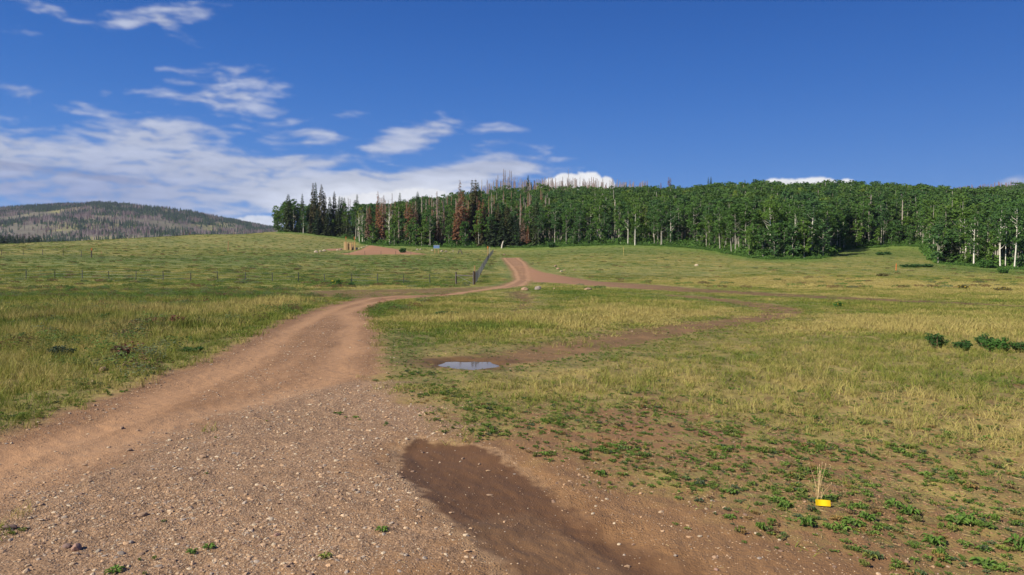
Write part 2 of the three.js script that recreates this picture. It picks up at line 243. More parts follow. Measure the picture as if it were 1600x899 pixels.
// the ground at a place: cover of grass 0..1, its height and dryness, and the colour of the soil sheet
const S = { cover: 0, tall: 0, dry: 0, red: 0, weed: 0, stone: 0, r: 0, g: 0, b: 0, bare: 0 };
function rutAt(x, Z) { const d = -M[K.road] + 0.14 * noise(x * 0.5, Z * 0.22) + 0.05 * noise(x * 1.7, Z * 0.9); return 1.1 * Math.exp(-(((d - 0.85) / 0.26) ** 2)) - 0.7 * Math.exp(-(((d - 0.28) / 0.15) ** 2)) - 0.35 * Math.exp(-(((d - 1.38) / 0.16) ** 2)) + 0.35 * noise(x * 3.1, Z * 0.3); }
function ground(x, Z, fine) {
  ask(x, Z);
  const far = clamp(Z / 60), n1 = fbm(x * 0.31 + 5, Z * 0.31, 3), n2 = fbm(x * 1.35, Z * 1.35 + 9, 3), n3 = fine > 0 ? fbm(x * 7.1, Z * 7.1, 3) : 0, n4 = fine > 1 ? noise(x * 41, Z * 41) : 0, big = fbm(x * 0.045 + 2, Z * 0.045, 3);
  const rough = (0.35 + 0.9 * far) * (n2 * 0.55 + n3 * 0.25), e = 0.18 + 0.5 * far;
  const road = sstep(e, -e, M[K.road] + rough * 0.9), lot = sstep(0.45, -0.45, M[K.lot] + rough * 1.2 + n1 * 0.3), side = sstep(e, -e, M[K.side] + rough), spur = sstep(e, -e, M[K.spur] + rough * 1.5), pad = sstep(0.6, -0.6, Math.min(M[K.pad], M[K.pad2]) + n2), soft = 0.05 + 0.13 * sstep(-0.1, 0.9, x) + 0.05 * sstep(5.4, 4.4, Z), mud = sstep(soft, -soft * 1.2, M[K.mud] + 0.16 * n2 + 0.12 * n3), silt = sstep(0.12, -0.1, M[K.silt] + 0.22 * n2 + 0.1 * n3);
  const dig = sstep(0.5, -0.5, M[K.dig] + n2 * 1.1), damp = sstep(0.75, 0.05, M[K.puddle] + 0.4 * n2), gravel = sstep(0.7, -0.5, M[K.gravel] + 0.9 * n2 + 0.5 * n3);
  // the loop track: two ruts and a grassy middle
  const L = M[K.loop], loop = sstep(0.3, -0.3, L + rough * 0.8), rut = loop * (0.45 + 0.55 * sstep(0.0, 0.5, n2 + 0.35));
  const fade = sstep(6, 22, x);                      // the side track thins to a pair of wheel marks
  const sideBare = side * (1 - 0.2 * fade);
  // worn soil on the near right that turns to meadow with distance
  const worn = Z < 30 ? sstep(11.5, 3.2, Z + 3.2 * n1 + 1.4 * n2 - 0.25 * Math.max(0, x - 3)) * sstep(-3.2, -1.2, x + 0.03 * Z) : 0;
  let bare = Math.max(road, lot, sideBare, spur * 0.8, pad, loop * 0.55 + rut * 0.35, dig * 0.85);
  S.bare = bare;
  const patchy = sstep(0.05, 0.5, n2 + 0.6 * n3 + 0.75 - worn * 0.95);
  let cover = (1 - bare) * lerp(1, Math.max(patchy, 0.78 * sstep(-0.6, 0.2, n1 + n3)), sstep(0.05, 0.4, worn));
  const verge = sstep(1.4, 0.1, Math.min(M[K.road], M[K.lot], L)) * (1 - bare);  // short trodden edge
  const drying = clamp(0.56 + 0.85 * n1 + 0.35 * n2 + 0.5 * big + 0.75 * M[K.gold] - 0.85 * M[K.lush] - 0.15 * M[K.olive] - 0.35 * verge - (x < 20 ? 0.16 : 0.08) * sstep(60, 110, Z) - 0.06 * sstep(-3, -7, x) * sstep(70, 40, Z), 0, 1);
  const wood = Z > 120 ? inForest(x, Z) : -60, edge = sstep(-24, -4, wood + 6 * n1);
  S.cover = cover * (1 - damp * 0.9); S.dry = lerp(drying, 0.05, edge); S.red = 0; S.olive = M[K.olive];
  const pud = sstep(3.2, 1.2, M[K.puddle]), low = sstep(3.2, 0.3, Math.min(M[K.road], M[K.spur], M[K.side], M[K.dig], Z > 27 ? L : 9)) * sstep(18, 30, Z), lowL = sstep(4.5, 0.2, L) * sstep(9, 16, Z) * (x > 2 ? 1 : 0);
  S.tall = (x < -5 && Z < 40 ? 0.9 : 0.47) * (1 - 0.62 * Math.max(verge, low, lowL)) * (1 - 0.78 * pud) * lerp(1, 0.52, sstep(24, 58, Z)) * (1 - 0.68 * sstep(0.15, 0.8, worn)) * (0.85 + 0.5 * n1) * (1 + 0.3 * M[K.gold]);
  S.weed = (1 - bare) * clamp(worn * 1.1 + verge * 0.6); S.stone = clamp(Math.max(lot * (0.35 + 0.65 * gravel), road * 0.5, sideBare * 0.1) * (1 - mud * 0.93)); S.gravel = gravel; S.road = road; S.lot = lot; S.mud = mud; S.damp = damp;
  // colours (linear, of the dry or wet material itself)
  const t = 0.5 + 0.6 * n2 + 0.3 * n3 + 0.25 * n4;
  let r = lerp(0.150, 0.250, t), g = lerp(0.076, 0.134, t), b = lerp(0.030, 0.054, t);              // brown soil
  const roadT = clamp(0.5 + 0.5 * n1 + 0.5 * n3 + 0.4 * n4);
  const wheel = rutAt(x, Z); const rt = clamp(roadT - 0.15 + 0.75 * wheel); r = lerp(r, lerp(0.215, 0.345, rt), road); g = lerp(g, lerp(0.112, 0.192, rt), road); b = lerp(b, lerp(0.048, 0.092, rt), road);   // packed road
  const gv = gravel * Math.max(lot, road * 0.55) * (0.7 + 0.3 * n4); const pb = 0.75 + 0.5 * n4 + 0.45 * n3; r = lerp(r, 0.345 * pb, gv * 0.88); g = lerp(g, 0.220 * pb, gv * 0.88); b = lerp(b, 0.128 * pb, gv * 0.88);
  const redness = Math.max(sideBare * sstep(16, 0, x), pad); r = lerp(r, 0.31 + 0.06 * n3, redness * 0.8); g = lerp(g, 0.155, redness * 0.8); b = lerp(b, 0.076, redness * 0.8);
  const m = Math.max(mud, damp * 0.9, dig * 0.7, spur * (1 - road) * (0.5 + 0.4 * sstep(0.9, 0.2, -M[K.spur])), side * fade * 0.75, loop * (1 - 0.5 * sstep(0, 0.4, n2)) * 0.42), mt = 0.5 + 0.7 * n2 + 0.4 * n3;
  const fl = 0.5 + 0.8 * fbm((x * 0.83 + Z * 0.56) * 3.2, (Z * 0.83 - x * 0.56) * 0.8, 4); r = lerp(r, lerp(0.066, 0.130, lerp(mt, fl, 0.6)), m); g = lerp(g, lerp(0.028, 0.060, lerp(mt, fl, 0.6)), m); b = lerp(b, lerp(0.008, 0.020, lerp(mt, fl, 0.6)), m);
  if (silt > 0) { const q = clamp(silt * mud * (0.55 + 0.9 * fl)); const rid = sstep(0.35, 0.75, fl) * sstep(-0.1, 0.25, x); r = lerp(r, lerp(0.128, 0.20, rid), q); g = lerp(g, lerp(0.064, 0.104, rid), q); b = lerp(b, lerp(0.024, 0.040, rid), q); }
  { const lip = sstep(0.10, 0.05, M[K.mud] + 0.16 * n2 + 0.12 * n3) * (1 - mud) * lot * sstep(0.6, -0.2, x); r = lerp(r, 0.33, lip * 0.55); g = lerp(g, 0.21, lip * 0.55); b = lerp(b, 0.11, lip * 0.55); }
  // thatch and low growth that the sheet itself carries
  const c = S.cover * lerp(0.62, 0.95, sstep(10, 70, Z)), d = S.dry;
  let gr = lerp(0.105, 0.295, d), gg = lerp(0.140, 0.245, d), gb = lerp(0.020, 0.066, d);
  gr = lerp(gr, 0.09, 0.5 * S.olive); gg = lerp(gg, 0.095, 0.5 * S.olive); gb = lerp(gb, 0.022, 0.5 * S.olive);
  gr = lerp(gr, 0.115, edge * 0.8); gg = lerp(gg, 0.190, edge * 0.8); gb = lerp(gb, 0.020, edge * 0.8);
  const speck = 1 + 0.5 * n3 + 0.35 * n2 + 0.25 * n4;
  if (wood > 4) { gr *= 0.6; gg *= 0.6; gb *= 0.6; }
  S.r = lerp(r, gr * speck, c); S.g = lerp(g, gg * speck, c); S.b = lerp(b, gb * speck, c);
  return S;
}
function landHeight(x, Z) {                                        // the land with its wear: ruts, hollow of the puddle, clods
  let h = baseHeight(x, Z);
  if (Z < 0.5 || Z > 420) return h;
  ask(x, Z);
  const near = 1 - sstep(60, 130, Z);
  const worn = Math.max(sstep(0.5, -0.5, M[K.road]), sstep(0.7, -0.7, M[K.lot]), sstep(0.3, -0.3, M[K.loop]), sstep(0.4, -0.4, M[K.spur]));
  h += near * ((1 - worn) * (0.035 + 0.035 * noise(x * 1.1, Z * 1.1) + 0.018 * noise(x * 3.7, Z * 3.7)) + worn * (-0.016 * (M[K.road] < 0 ? Math.exp(-(((-M[K.road] - 0.85) / 0.26) ** 2)) : 0) + 0.016 * noise(x * 0.8, Z * 0.35) + 0.008 * noise(x * 2.9, Z * 2.1)));
  if (Z < 26) h += 0.006 * noise(x * 9, Z * 9) + 0.004 * noise(x * 19, Z * 19);
  h -= near * 0.055 * sstep(0.18, -0.25, M[K.mud] + 0.12 * noise(x * 2, Z * 2));
  h += near * 0.03 * sstep(0.1, -0.3, M[K.silt]) + (Z < 9 ? 0.022 * sstep(0.1, -0.3, M[K.mud]) * fbm((x * 0.83 + Z * 0.56) * 3.2, (Z * 0.83 - x * 0.56) * 0.8, 3) : 0);
  if (L0(M[K.puddle])) h = lerp(h, -0.005 + 0.02 * noise(x * 3, Z * 3), sstep(1.2, 0.2, M[K.puddle])) - 0.085 * sstep(0.22, -0.3, M[K.puddle] + 0.1 * noise(x * 4, Z * 4));
  h -= near * 0.10 * sstep(0.3, -0.6, M[K.dig]);
  h += 0.5 * sstep(1.0, -4, M[K.pad]) * (Z > 150 ? 1 : 0);
  return h;
}
function L0(d) { return d < 1.3; }

// ------------------------------------------------------------------ the ground as one sheet, cut by what it is
function colourMap(x0, x1, z0, z1, n, fine, shade) {
  const d = new Uint8Array(n * n * 4), px = (x1 - x0) / n, pz = (z1 - z0) / n;
  for (let j = 0; j < n; j++) for (let i = 0; i < n; i++) {
    const s = shade(x0 + (i + 0.5) * px, z0 + (j + 0.5) * pz, fine), o = (j * n + i) * 4;
    d[o] = SRGB[clamp(s.r * 4096, 0, 4096) | 0]; d[o + 1] = SRGB[clamp(s.g * 4096, 0, 4096) | 0]; d[o + 2] = SRGB[clamp(s.b * 4096, 0, 4096) | 0]; d[o + 3] = 255;
  }
  const t = new THREE.DataTexture(d, n, n); t.colorSpace = THREE.SRGBColorSpace; t.magFilter = THREE.LinearFilter; t.minFilter = THREE.LinearMipmapLinearFilter; t.needsUpdate = true;
  return t;
}
function hillShade(x, Z) {                                          // grass, scree and litter under the far woods
  const n = fbm(x / 160, Z / 220, 4), m = fbm(x / 45 + 3, Z / 60, 3);
  const q = sstep(-0.05, 0.3, n + 0.4 * m), c = 0.85 + 0.5 * m;
  S.r = lerp(0.15, 0.22, q) * c; S.g = lerp(0.135, 0.205, q) * c; S.b = lerp(0.09, 0.075, q) * c;
  return S;
}
const ZONES = [[-8, 8, 0, 16, 2048, 2, ground], [-32, 32, 0, 64, 2048, 1, ground], [-150, 150, 0, 300, 2048, 1, ground], [-640, 640, 0, 1000, 1024, 0, ground], [-5200, 5200, -5200, 5200, 1024, 0, (x, Z) => Z > 900 ? hillShade(x, Z) : ground(x, Z, 0)]];
function tileNoise(n, f) { const d = new Uint8Array(n * n * 4); for (let j = 0; j < n; j++) for (let i = 0; i < n; i++) { const v = clamp(f(i / n, j / n)) * 255, o = (j * n + i) * 4; d[o] = d[o + 1] = d[o + 2] = v; d[o + 3] = 255; } const t = new THREE.DataTexture(d, n, n); t.wrapS = t.wrapT = THREE.RepeatWrapping; t.magFilter = THREE.LinearFilter; t.needsUpdate = true; return t; }
function wrapped(f) { return (u, v) => { const a = f(u, v), b = f(u - 1, v), c = f(u, v - 1), d = f(u - 1, v - 1), s = sstep(0, 1, u), t = sstep(0, 1, v); return lerp(lerp(a, b, s), lerp(c, d, s), t); }; }
const clodMap = tileNoise(1024, wrapped((u, v) => 0.5 + 0.5 * fbm(u * 16 + 40, v * 16 + 40, 3) + 0.35 * Math.abs(fbm(u * 70 + 9, v * 70 + 9, 3)) + 0.12 * noise(u * 260 + 50, v * 260 + 50)));
const zoneMat = ZONES.map(([x0, x1, z0, z1, n, fine, shade], k) => {
  const m = new THREE.MeshStandardMaterial({ map: colourMap(x0, x1, z0, z1, n, fine, shade), roughness: 1 });
  if (k < 2) { const b = clodMap.clone(); b.repeat.set((x1 - x0) / 2.7, (z1 - z0) / 2.7); b.needsUpdate = true; m.bumpMap = b; m.bumpScale = k ? 0.05 : 0.035; }
  return m;
});
const mudMat = zoneMat.map((m) => { const c = m.clone(); c.roughness = 0.9; c.bumpScale = m.bumpMap ? 0.016 : 0; return c; });
{
  const th = []; { let a = -Math.PI; while (a < Math.PI - 1e-6) { th.push(a); a += Math.abs(a) < 0.78 ? 0.0036 : Math.abs(a) < 1.1 ? 0.03 : 0.12; } th.push(Math.PI); }
  const rs = []; { let r = 0.8; while (r < 5600) { rs.push(r); r *= r < 2.6 ? 1.05 : r < 30 ? 1.0085 : r < 450 ? 1.0105 : 1.02; } }
  const nt = th.length, nr = rs.length, pos = new Float32Array(nt * nr * 3), nor = new Float32Array(nt * nr * 3);
  for (let i = 0; i < nr; i++) for (let j = 0; j < nt; j++) { const x = Math.sin(th[j]) * rs[i], Z = Math.cos(th[j]) * rs[i], o = (i * nt + j) * 3; pos[o] = x; pos[o + 1] = landHeight(x, Z); pos[o + 2] = -Z; }
  { const a = new THREE.BufferGeometry(), idx = []; for (let i = 0; i < nr - 1; i++) for (let j = 0; j < nt - 1; j++) { const p = i * nt + j; idx.push(p, p + 1, p + nt, p + 1, p + nt + 1, p + nt); }
    a.setAttribute('position', new THREE.BufferAttribute(pos, 3)); a.setIndex(new THREE.BufferAttribute(new Uint32Array(idx), 1)); a.computeVertexNormals(); nor.set(a.attributes.normal.array);
    if (nor[1] < 0) for (let i = 0; i < nor.length; i++) nor[i] = -nor[i]; }
  const KINDS = ['ground', 'dirt_road', 'gravel_turnout', 'mud_patch', 'dirt_track', 'side_track', 'dirt_pad', 'hill'];
  const sets = KINDS.map(() => ZONES.map(() => ({ map: new Map(), verts: [], idx: [] })));
  const zoneOf = (x, Z) => { for (let k = 0; k < 4; k++) if (x > ZONES[k][0] && x < ZONES[k][1] && Z > ZONES[k][2] && Z < ZONES[k][3]) return k; return 4; };
  const push = (set, v) => { let q = set.map.get(v); if (q === undefined) { q = set.verts.length; set.map.set(v, q); set.verts.push(v); } set.idx.push(q); };
  for (let i = 0; i < nr - 1; i++) for (let j = 0; j < nt - 1; j++) {
    const p = i * nt + j, x = (pos[p * 3] + pos[(p + nt + 1) * 3]) / 2, Z = -(pos[p * 3 + 2] + pos[(p + nt + 1) * 3 + 2]) / 2;
    let kind = 0;
    if (Z > 1000) kind = 7; else if (Z > 0 && ask(x, Z)) { const w = 0.5 * noise(x * 1.35, Z * 1.35) * (0.35 + 0.9 * clamp(Z / 60)); kind = M[K.mud] + 0.12 * noise(x * 1.35, Z * 1.35 + 9) < 0 ? 3 : M[K.road] + w < 0 ? 1 : M[K.lot] + w < 0 ? 2 : M[K.side] + w < 0 || M[K.spur] + w < 0 ? 5 : M[K.loop] + w < 0 ? 4 : Math.min(M[K.pad], M[K.pad2]) < 0 ? 6 : 0; }
    const set = sets[kind][zoneOf(x, Z)];
    for (const v of [p, p + 1, p + nt, p + 1, p + nt + 1, p + nt]) push(set, v);
  }
  KINDS.forEach((name, k) => {
    const nv = sets[k].reduce((a, s) => a + s.verts.length, 0), ni = sets[k].reduce((a, s) => a + s.idx.length, 0);
    if (!ni) return;
    const P = new Float32Array(nv * 3), N = new Float32Array(nv * 3), U = new Float32Array(nv * 2), I = new Uint32Array(ni), g = new THREE.BufferGeometry();
    let bv = 0, bi = 0; const mats = [];
    sets[k].forEach((s, z) => {
      if (!s.idx.length) return;
      const [x0, x1, z0, z1] = ZONES[z];
      s.verts.forEach((v, q) => { for (let c = 0; c < 3; c++) { P[(bv + q) * 3 + c] = pos[v * 3 + c]; N[(bv + q) * 3 + c] = nor[v * 3 + c]; } U[(bv + q) * 2] = (pos[v * 3] - x0) / (x1 - x0); U[(bv + q) * 2 + 1] = (-pos[v * 3 + 2] - z0) / (z1 - z0); });
      for (let q = 0; q < s.idx.length; q++) I[bi + q] = s.idx[q] + bv;
      g.addGroup(bi, s.idx.length, mats.length); mats.push((name === 'mud_patch' ? mudMat : zoneMat)[z]); bv += s.verts.length; bi += s.idx.length;
    });
    g.setAttribute('position', new THREE.BufferAttribute(P, 3)); g.setAttribute('normal', new THREE.BufferAttribute(N, 3)); g.setAttribute('uv', new THREE.BufferAttribute(U, 2)); g.setIndex(new THREE.BufferAttribute(I, 1));
    const m = new THREE.Mesh(g, mats); m.name = name; m.receiveShadow = true; m.userData.kind = 'structure'; scene.add(m);
  });
}
// the puddle
{
  const lvl = -0.047, s = new THREE.Shape(POLY.puddle.map(([x, z]) => new THREE.Vector2((x - PUD[0]) * 1.5, (z - PUD[1]) * 1.5)));
  const g = new THREE.ShapeGeometry(s); g.rotateX(-Math.PI / 2);
  const m = new THREE.Mesh(g, new THREE.MeshPhysicalMaterial({ color: new THREE.Color(0.07, 0.045, 0.028), roughness: 0.03, ior: 1.333 }));
  m.name = 'puddle'; m.position.set(PUD[0], lvl, -PUD[1]); m.receiveShadow = true; m.userData.kind = 'structure'; scene.add(m);
}

// ------------------------------------------------------------------ shapes
function geo(pos, idx) { const g = new THREE.BufferGeometry(); g.setAttribute('position', new THREE.BufferAttribute(new Float32Array(pos), 3)); if (idx) g.setIndex(idx); g.computeVertexNormals(); return g; }
function taper(points, radii, sides = 6) {                          // a limb through points, [x, y, z] and a radius each
  const pos = [], uv = [], idx = [], n = points.length, up = new THREE.Vector3(), a = new THREE.Vector3(), b = new THREE.Vector3(), d = new THREE.Vector3();
  let len = 0;
  points.forEach((p, i) => {
    const q0 = points[Math.max(0, i - 1)], q1 = points[Math.min(n - 1, i + 1)]; d.set(q1[0] - q0[0], q1[1] - q0[1], q1[2] - q0[2]).normalize();
    up.set(Math.abs(d.y) > 0.9 ? 1 : 0, Math.abs(d.y) > 0.9 ? 0 : 1, 0); a.crossVectors(up, d).normalize(); b.crossVectors(d, a);
    if (i) len += Math.hypot(p[0] - points[i - 1][0], p[1] - points[i - 1][1], p[2] - points[i - 1][2]);
    for (let s = 0; s <= sides; s++) { const t = s / sides * Math.PI * 2, c = Math.cos(t) * radii[i], e = Math.sin(t) * radii[i]; pos.push(p[0] + a.x * c + b.x * e, p[1] + a.y * c + b.y * e, p[2] + a.z * c + b.z * e); uv.push(s / sides, len * 0.25); }
    if (i) for (let s = 0; s < sides; s++) { const o = (i - 1) * (sides + 1) + s, q = o + sides + 1; idx.push(o, o + 1, q, o + 1, q + 1, q); }
  });
  const g = geo(pos, idx); g.setAttribute('uv', new THREE.BufferAttribute(new Float32Array(uv), 2)); return g;
}
const leafQuad = (pos, c, r, size, long = 1) => {
  const u = r() * 2 - 1, t = r() * 6.283, q = Math.sqrt(1 - u * u), n = [q * Math.cos(t), u, q * Math.sin(t)], k = Math.abs(n[1]) > 0.8 ? [1, 0, 0] : [0, 1, 0];
  let a = [n[1] * k[2] - n[2] * k[1], n[2] * k[0] - n[0] * k[2], n[0] * k[1] - n[1] * k[0]]; const l = Math.hypot(...a); a = a.map((v) => v / l * size * long);
  const b = [n[1] * a[2] - n[2] * a[1], n[2] * a[0] - n[0] * a[2], n[0] * a[1] - n[1] * a[0]].map((v) => v / long * 0.8);
  const P = (s, e) => [c[0] + a[0] * s + b[0] * e, c[1] + a[1] * s + b[1] * e, c[2] + a[2] * s + b[2] * e];
  pos.push(...P(-1, 0), ...P(0, -0.7), ...P(1, 0.1), ...P(-1, 0), ...P(1, 0.1), ...P(0.1, 0.8));
};
function aspenShape(seed, H, base, R, clumps, per, leaf, limbs = 7) {
  const r = rng(seed), lean = (r() - 0.5) * 0.05 * H, bend = (r() - 0.5) * 0.03 * H, axis = (y) => [lean * (y / H) + bend * Math.sin(y / H * 4), y, bend * Math.cos(y / H * 3) - bend], tr = 0.0105 * H + 0.05;
  const tp = [], rd = []; for (let i = 0; i <= 7; i++) { const y = i / 7 * H * 0.94 - (i ? 0 : 0.4); tp.push(axis(y)); rd.push(Math.max(0.02, tr * (1 - 0.85 * i / 7))); }
  const bark = [taper(tp, rd, 7)], pos = [], cy = (base + H) / 2, ry = (H - base) / 2;
  for (let k = 0; k < limbs; k++) { const y = lerp(base * 0.9, H * 0.8, k / limbs), a = r() * 6.28, l = R * (0.5 + 0.5 * r()), o = axis(y); bark.push(taper([o, [o[0] + Math.cos(a) * l * 0.6, y + l * 0.35, o[2] + Math.sin(a) * l * 0.6], [o[0] + Math.cos(a) * l, y + l * 0.9, o[2] + Math.sin(a) * l]], [tr * 0.42, tr * 0.26, 0.012], 4)); }
  for (let k = 0; k < clumps; k++) {
    const v = r() * 2 - 1, a = r() * 6.283, rr = Math.pow(r(), 0.45), w = Math.sqrt(Math.max(0, 1 - v * v * 0.92)) * (v < -0.2 ? 0.85 : 1), y = cy + v * ry * (0.92 + 0.1 * r()), o = axis(y), c = [o[0] + Math.cos(a) * R * w * rr * (0.8 + 0.4 * r()), y, o[2] + Math.sin(a) * R * w * rr * (0.8 + 0.4 * r())], cr = R * (0.26 + 0.2 * r());
    for (let i = 0; i < per; i++) { const p = r() * 2 - 1, t = r() * 6.283, q = Math.sqrt(1 - p * p), m = cr * Math.cbrt(r()); leafQuad(pos, [c[0] + q * Math.cos(t) * m, c[1] + p * m * 0.75, c[2] + q * Math.sin(t) * m], r, leaf * (0.6 + 0.7 * r())); }
  }
  return { trunk: mergeGeometries(bark), crown: geo(pos) };
}
function spruceShape(seed, H, R, thin = 0, from = 0.06) {
  const r = rng(seed), tr = 0.008 * H + 0.04, pos = [], bark = [taper([[0, -0.4, 0], [0, H * 0.5, 0], [0.02, H, 0]], [tr, tr * 0.55, 0.02], 6)], whorls = Math.round(H * 1.9);
  for (let k = 0; k < whorls; k++) {
    const f = from + (1 - from) * k / whorls, y = f * H, rad = R * Math.pow(1 - f, 0.6) * (0.75 + 0.45 * r()) + 0.2, n = 5 + (r() * 3 | 0), a0 = r() * 6.28;
    for (let b = 0; b < n; b++) {
      if (r() < thin * (0.5 + 0.5 * f)) { if (r() < 0.5) { const a = a0 + b / n * 6.28; bark.push(taper([[0, y, 0], [Math.cos(a) * rad * 0.7, y - rad * 0.15, Math.sin(a) * rad * 0.7]], [0.035, 0.012], 3)); } continue; }
      const a = a0 + b / n * 6.28 + (r() - 0.5) * 0.5, l = rad * (0.7 + 0.45 * r()), drop = 0.32 + 0.25 * r(), ca = Math.cos(a), sa = Math.sin(a), w = l * 0.26 + 0.1;
      const P = (t, s, dy = 0) => [ca * l * t - sa * w * s, y - drop * l * t * t + 0.12 * l * t + dy, sa * l * t + ca * w * s];
      pos.push(...P(0.05, 0), ...P(0.62, -1, -0.12), ...P(0.72, 0.05, 0.04), ...P(0.05, 0), ...P(0.72, 0.05, 0.04), ...P(0.6, 1, -0.12), ...P(0.55, -0.55), ...P(1, -0.1, -0.05), ...P(0.6, 0.5));
      pos.push(...P(0.25, 0), ...P(0.6, 0.1, -0.26 * l - 0.12), ...P(0.85, 0, 0.02));
      for (let i = 0; i < 2; i++) { const t = 0.35 + 0.6 * r(), c = P(t, (r() - 0.5) * 1.5, -0.08); leafQuad(pos, c, r, 0.12 + 0.09 * l, 1.5); }
    }
  }
  return { trunk: mergeGeometries(bark), crown: geo(pos) };
}
function snagShape(seed, H, R, n) {
  const r = rng(seed), tr = 0.010 * H + 0.05, bark = [taper([[0, -0.4, 0], [0.05 * (r() - 0.5) * H * 0.2, H * 0.5, 0], [0, H, 0]], [tr, tr * 0.65, 0.08], 6)], twig = [];
  for (let k = 0; k < n; k++) { const f = 0.22 + 0.76 * k / n, y = f * H, a = r() * 6.28, l = R * Math.pow(1 - f, 0.6) * (0.35 + 0.8 * r()) + 0.15; twig.push(taper([[0, y, 0], [Math.cos(a) * l * 0.6, y - 0.02 * l, Math.sin(a) * l * 0.6], [Math.cos(a) * l, y - l * (0.28 * r()), Math.sin(a) * l]], [0.085, 0.06, 0.03], 3)); }
  return { trunk: bark[0], crown: mergeGeometries(twig) };
}
function rockShape(seed, flat = 0.7, detail = 2) {
  const g = new THREE.IcosahedronGeometry(1, detail), p = g.attributes.position, o = seed * 7.31, r = rng(seed), sx = 0.8 + 0.4 * r(), sz = 0.75 + 0.35 * r();
  const cuts = []; for (let k = 0; k < 5; k++) { const u = r() * 2 - 1, t = r() * 6.28, q = Math.sqrt(1 - u * u); cuts.push([q * Math.cos(t), u, q * Math.sin(t), 0.62 + 0.25 * r()]); }
  for (let i = 0; i < p.count; i++) {
    let x = p.getX(i), y = p.getY(i), z = p.getZ(i);
    for (const [a, b, c, d] of cuts) { const m = x * a + y * b + z * c - d; if (m > 0) { x -= a * m * 0.9; y -= b * m * 0.9; z -= c * m * 0.9; } }
    const k = 1 + 0.14 * noise(x * 2.1 + o, y * 2.1 + z * 1.7 + o);
    p.setXYZ(i, x * k * sx, y * k * flat, z * k * sz);
  }
  g.computeVertexNormals(); return g;
}
const std = (r, g, b, o = {}) => new THREE.MeshStandardMaterial({ color: new THREE.Color(r, g, b), roughness: 0.9, ...o });
const leafMat = (r, g, b, t = 0.35) => new THREE.MeshPhysicalMaterial({ color: new THREE.Color(r, g, b), roughness: 0.9, transmission: t, thickness: 0, side: THREE.DoubleSide, specularIntensity: 0.3 });
const grain = (n, seed, f) => { const t = tileNoise(n, wrapped(f)); return t; };
const barkMap = grain(256, 1, (u, v) => 0.86 - 0.7 * sstep(0.38, 0.62, noise(u * 5 + 3, v * 26 + 7)) - 0.25 * sstep(0.2, 0.6, noise(u * 9, v * 60)) + 0.1 * noise(u * 30, v * 30));
const woodMap = grain(256, 2, (u, v) => 0.78 + 0.22 * noise(u * 40 + 8, v * 3) + 0.12 * noise(u * 90, v * 9));
const rockMap = grain(256, 3, (u, v) => 0.72 + 0.35 * fbm(u * 9 + 4, v * 9, 4) + 0.2 * noise(u * 60, v * 60));
const MAT = {
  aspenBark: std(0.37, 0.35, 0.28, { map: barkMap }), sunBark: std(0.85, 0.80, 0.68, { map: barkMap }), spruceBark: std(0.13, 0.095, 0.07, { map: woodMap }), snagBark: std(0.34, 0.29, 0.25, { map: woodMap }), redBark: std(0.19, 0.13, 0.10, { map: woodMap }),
  aspenLeaf: [leafMat(0.080, 0.172, 0.030), leafMat(0.062, 0.142, 0.028), leafMat(0.102, 0.190, 0.026), leafMat(0.066, 0.148, 0.042)], paleLeaf: leafMat(0.15, 0.2, 0.06), spruce: [leafMat(0.052, 0.092, 0.030, 0.25), leafMat(0.066, 0.096, 0.028, 0.25), leafMat(0.044, 0.086, 0.036, 0.25)],
  red: leafMat(0.30, 0.145, 0.070, 0.3), brown: leafMat(0.28, 0.185, 0.125, 0.3), grey: std(0.30, 0.24, 0.21), mixed: leafMat(0.096, 0.090, 0.034, 0.25),
};
const HQ = {
  aspen: [1, 2, 3, 4, 5].map((s) => aspenShape(100 + s, 16, 7.2 - s * 0.5, 2.0 + 0.25 * (s % 3), 40, 26, 0.27, 10)),
  young: [1, 2, 3].map((s) => aspenShape(200 + s, 8, 1.1, 1.75, 34, 20, 0.27, 5)),
  spruce: [1, 2, 3, 4].map((s) => spruceShape(300 + s, 22, 2.5 + 0.25 * s, 0.06)),
  red: [1, 2, 3].map((s) => spruceShape(400 + s, 20, 2.1 + 0.2 * s, 0.42, 0.2)),
  snag: [1, 2, 3].map((s) => snagShape(500 + s, 20, 1.9, 64)),
  bareAspen: [1, 2].map((s) => aspenShape(600 + s, 15, 5, 2.2, 8, 5, 0.22, 16)),
};

// ------------------------------------------------------------------ trees
const SPECIES = {
  aspen: ['aspen_tree', 'aspen', (v) => [MAT.aspenBark, MAT.aspenLeaf[v % 4]], 16], young: ['aspen_tree', 'aspen', (v) => [MAT.aspenBark, MAT.aspenLeaf[(v + 1) % 4]], 8],
  spruce: ['spruce_tree', 'spruce', (v) => [MAT.spruceBark, MAT.spruce[v % 3]], 22], red: ['dead_spruce_tree', 'dead spruce', (v) => [MAT.redBark, v % 2 ? MAT.brown : MAT.red], 20], snag: ['dead_tree', 'dead tree', () => [MAT.snagBark, MAT.grey], 20],
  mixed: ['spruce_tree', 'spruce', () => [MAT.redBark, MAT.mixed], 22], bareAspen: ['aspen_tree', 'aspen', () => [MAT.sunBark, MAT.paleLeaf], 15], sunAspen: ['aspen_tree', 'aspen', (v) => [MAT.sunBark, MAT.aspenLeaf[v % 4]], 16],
};
const proto = new Map();
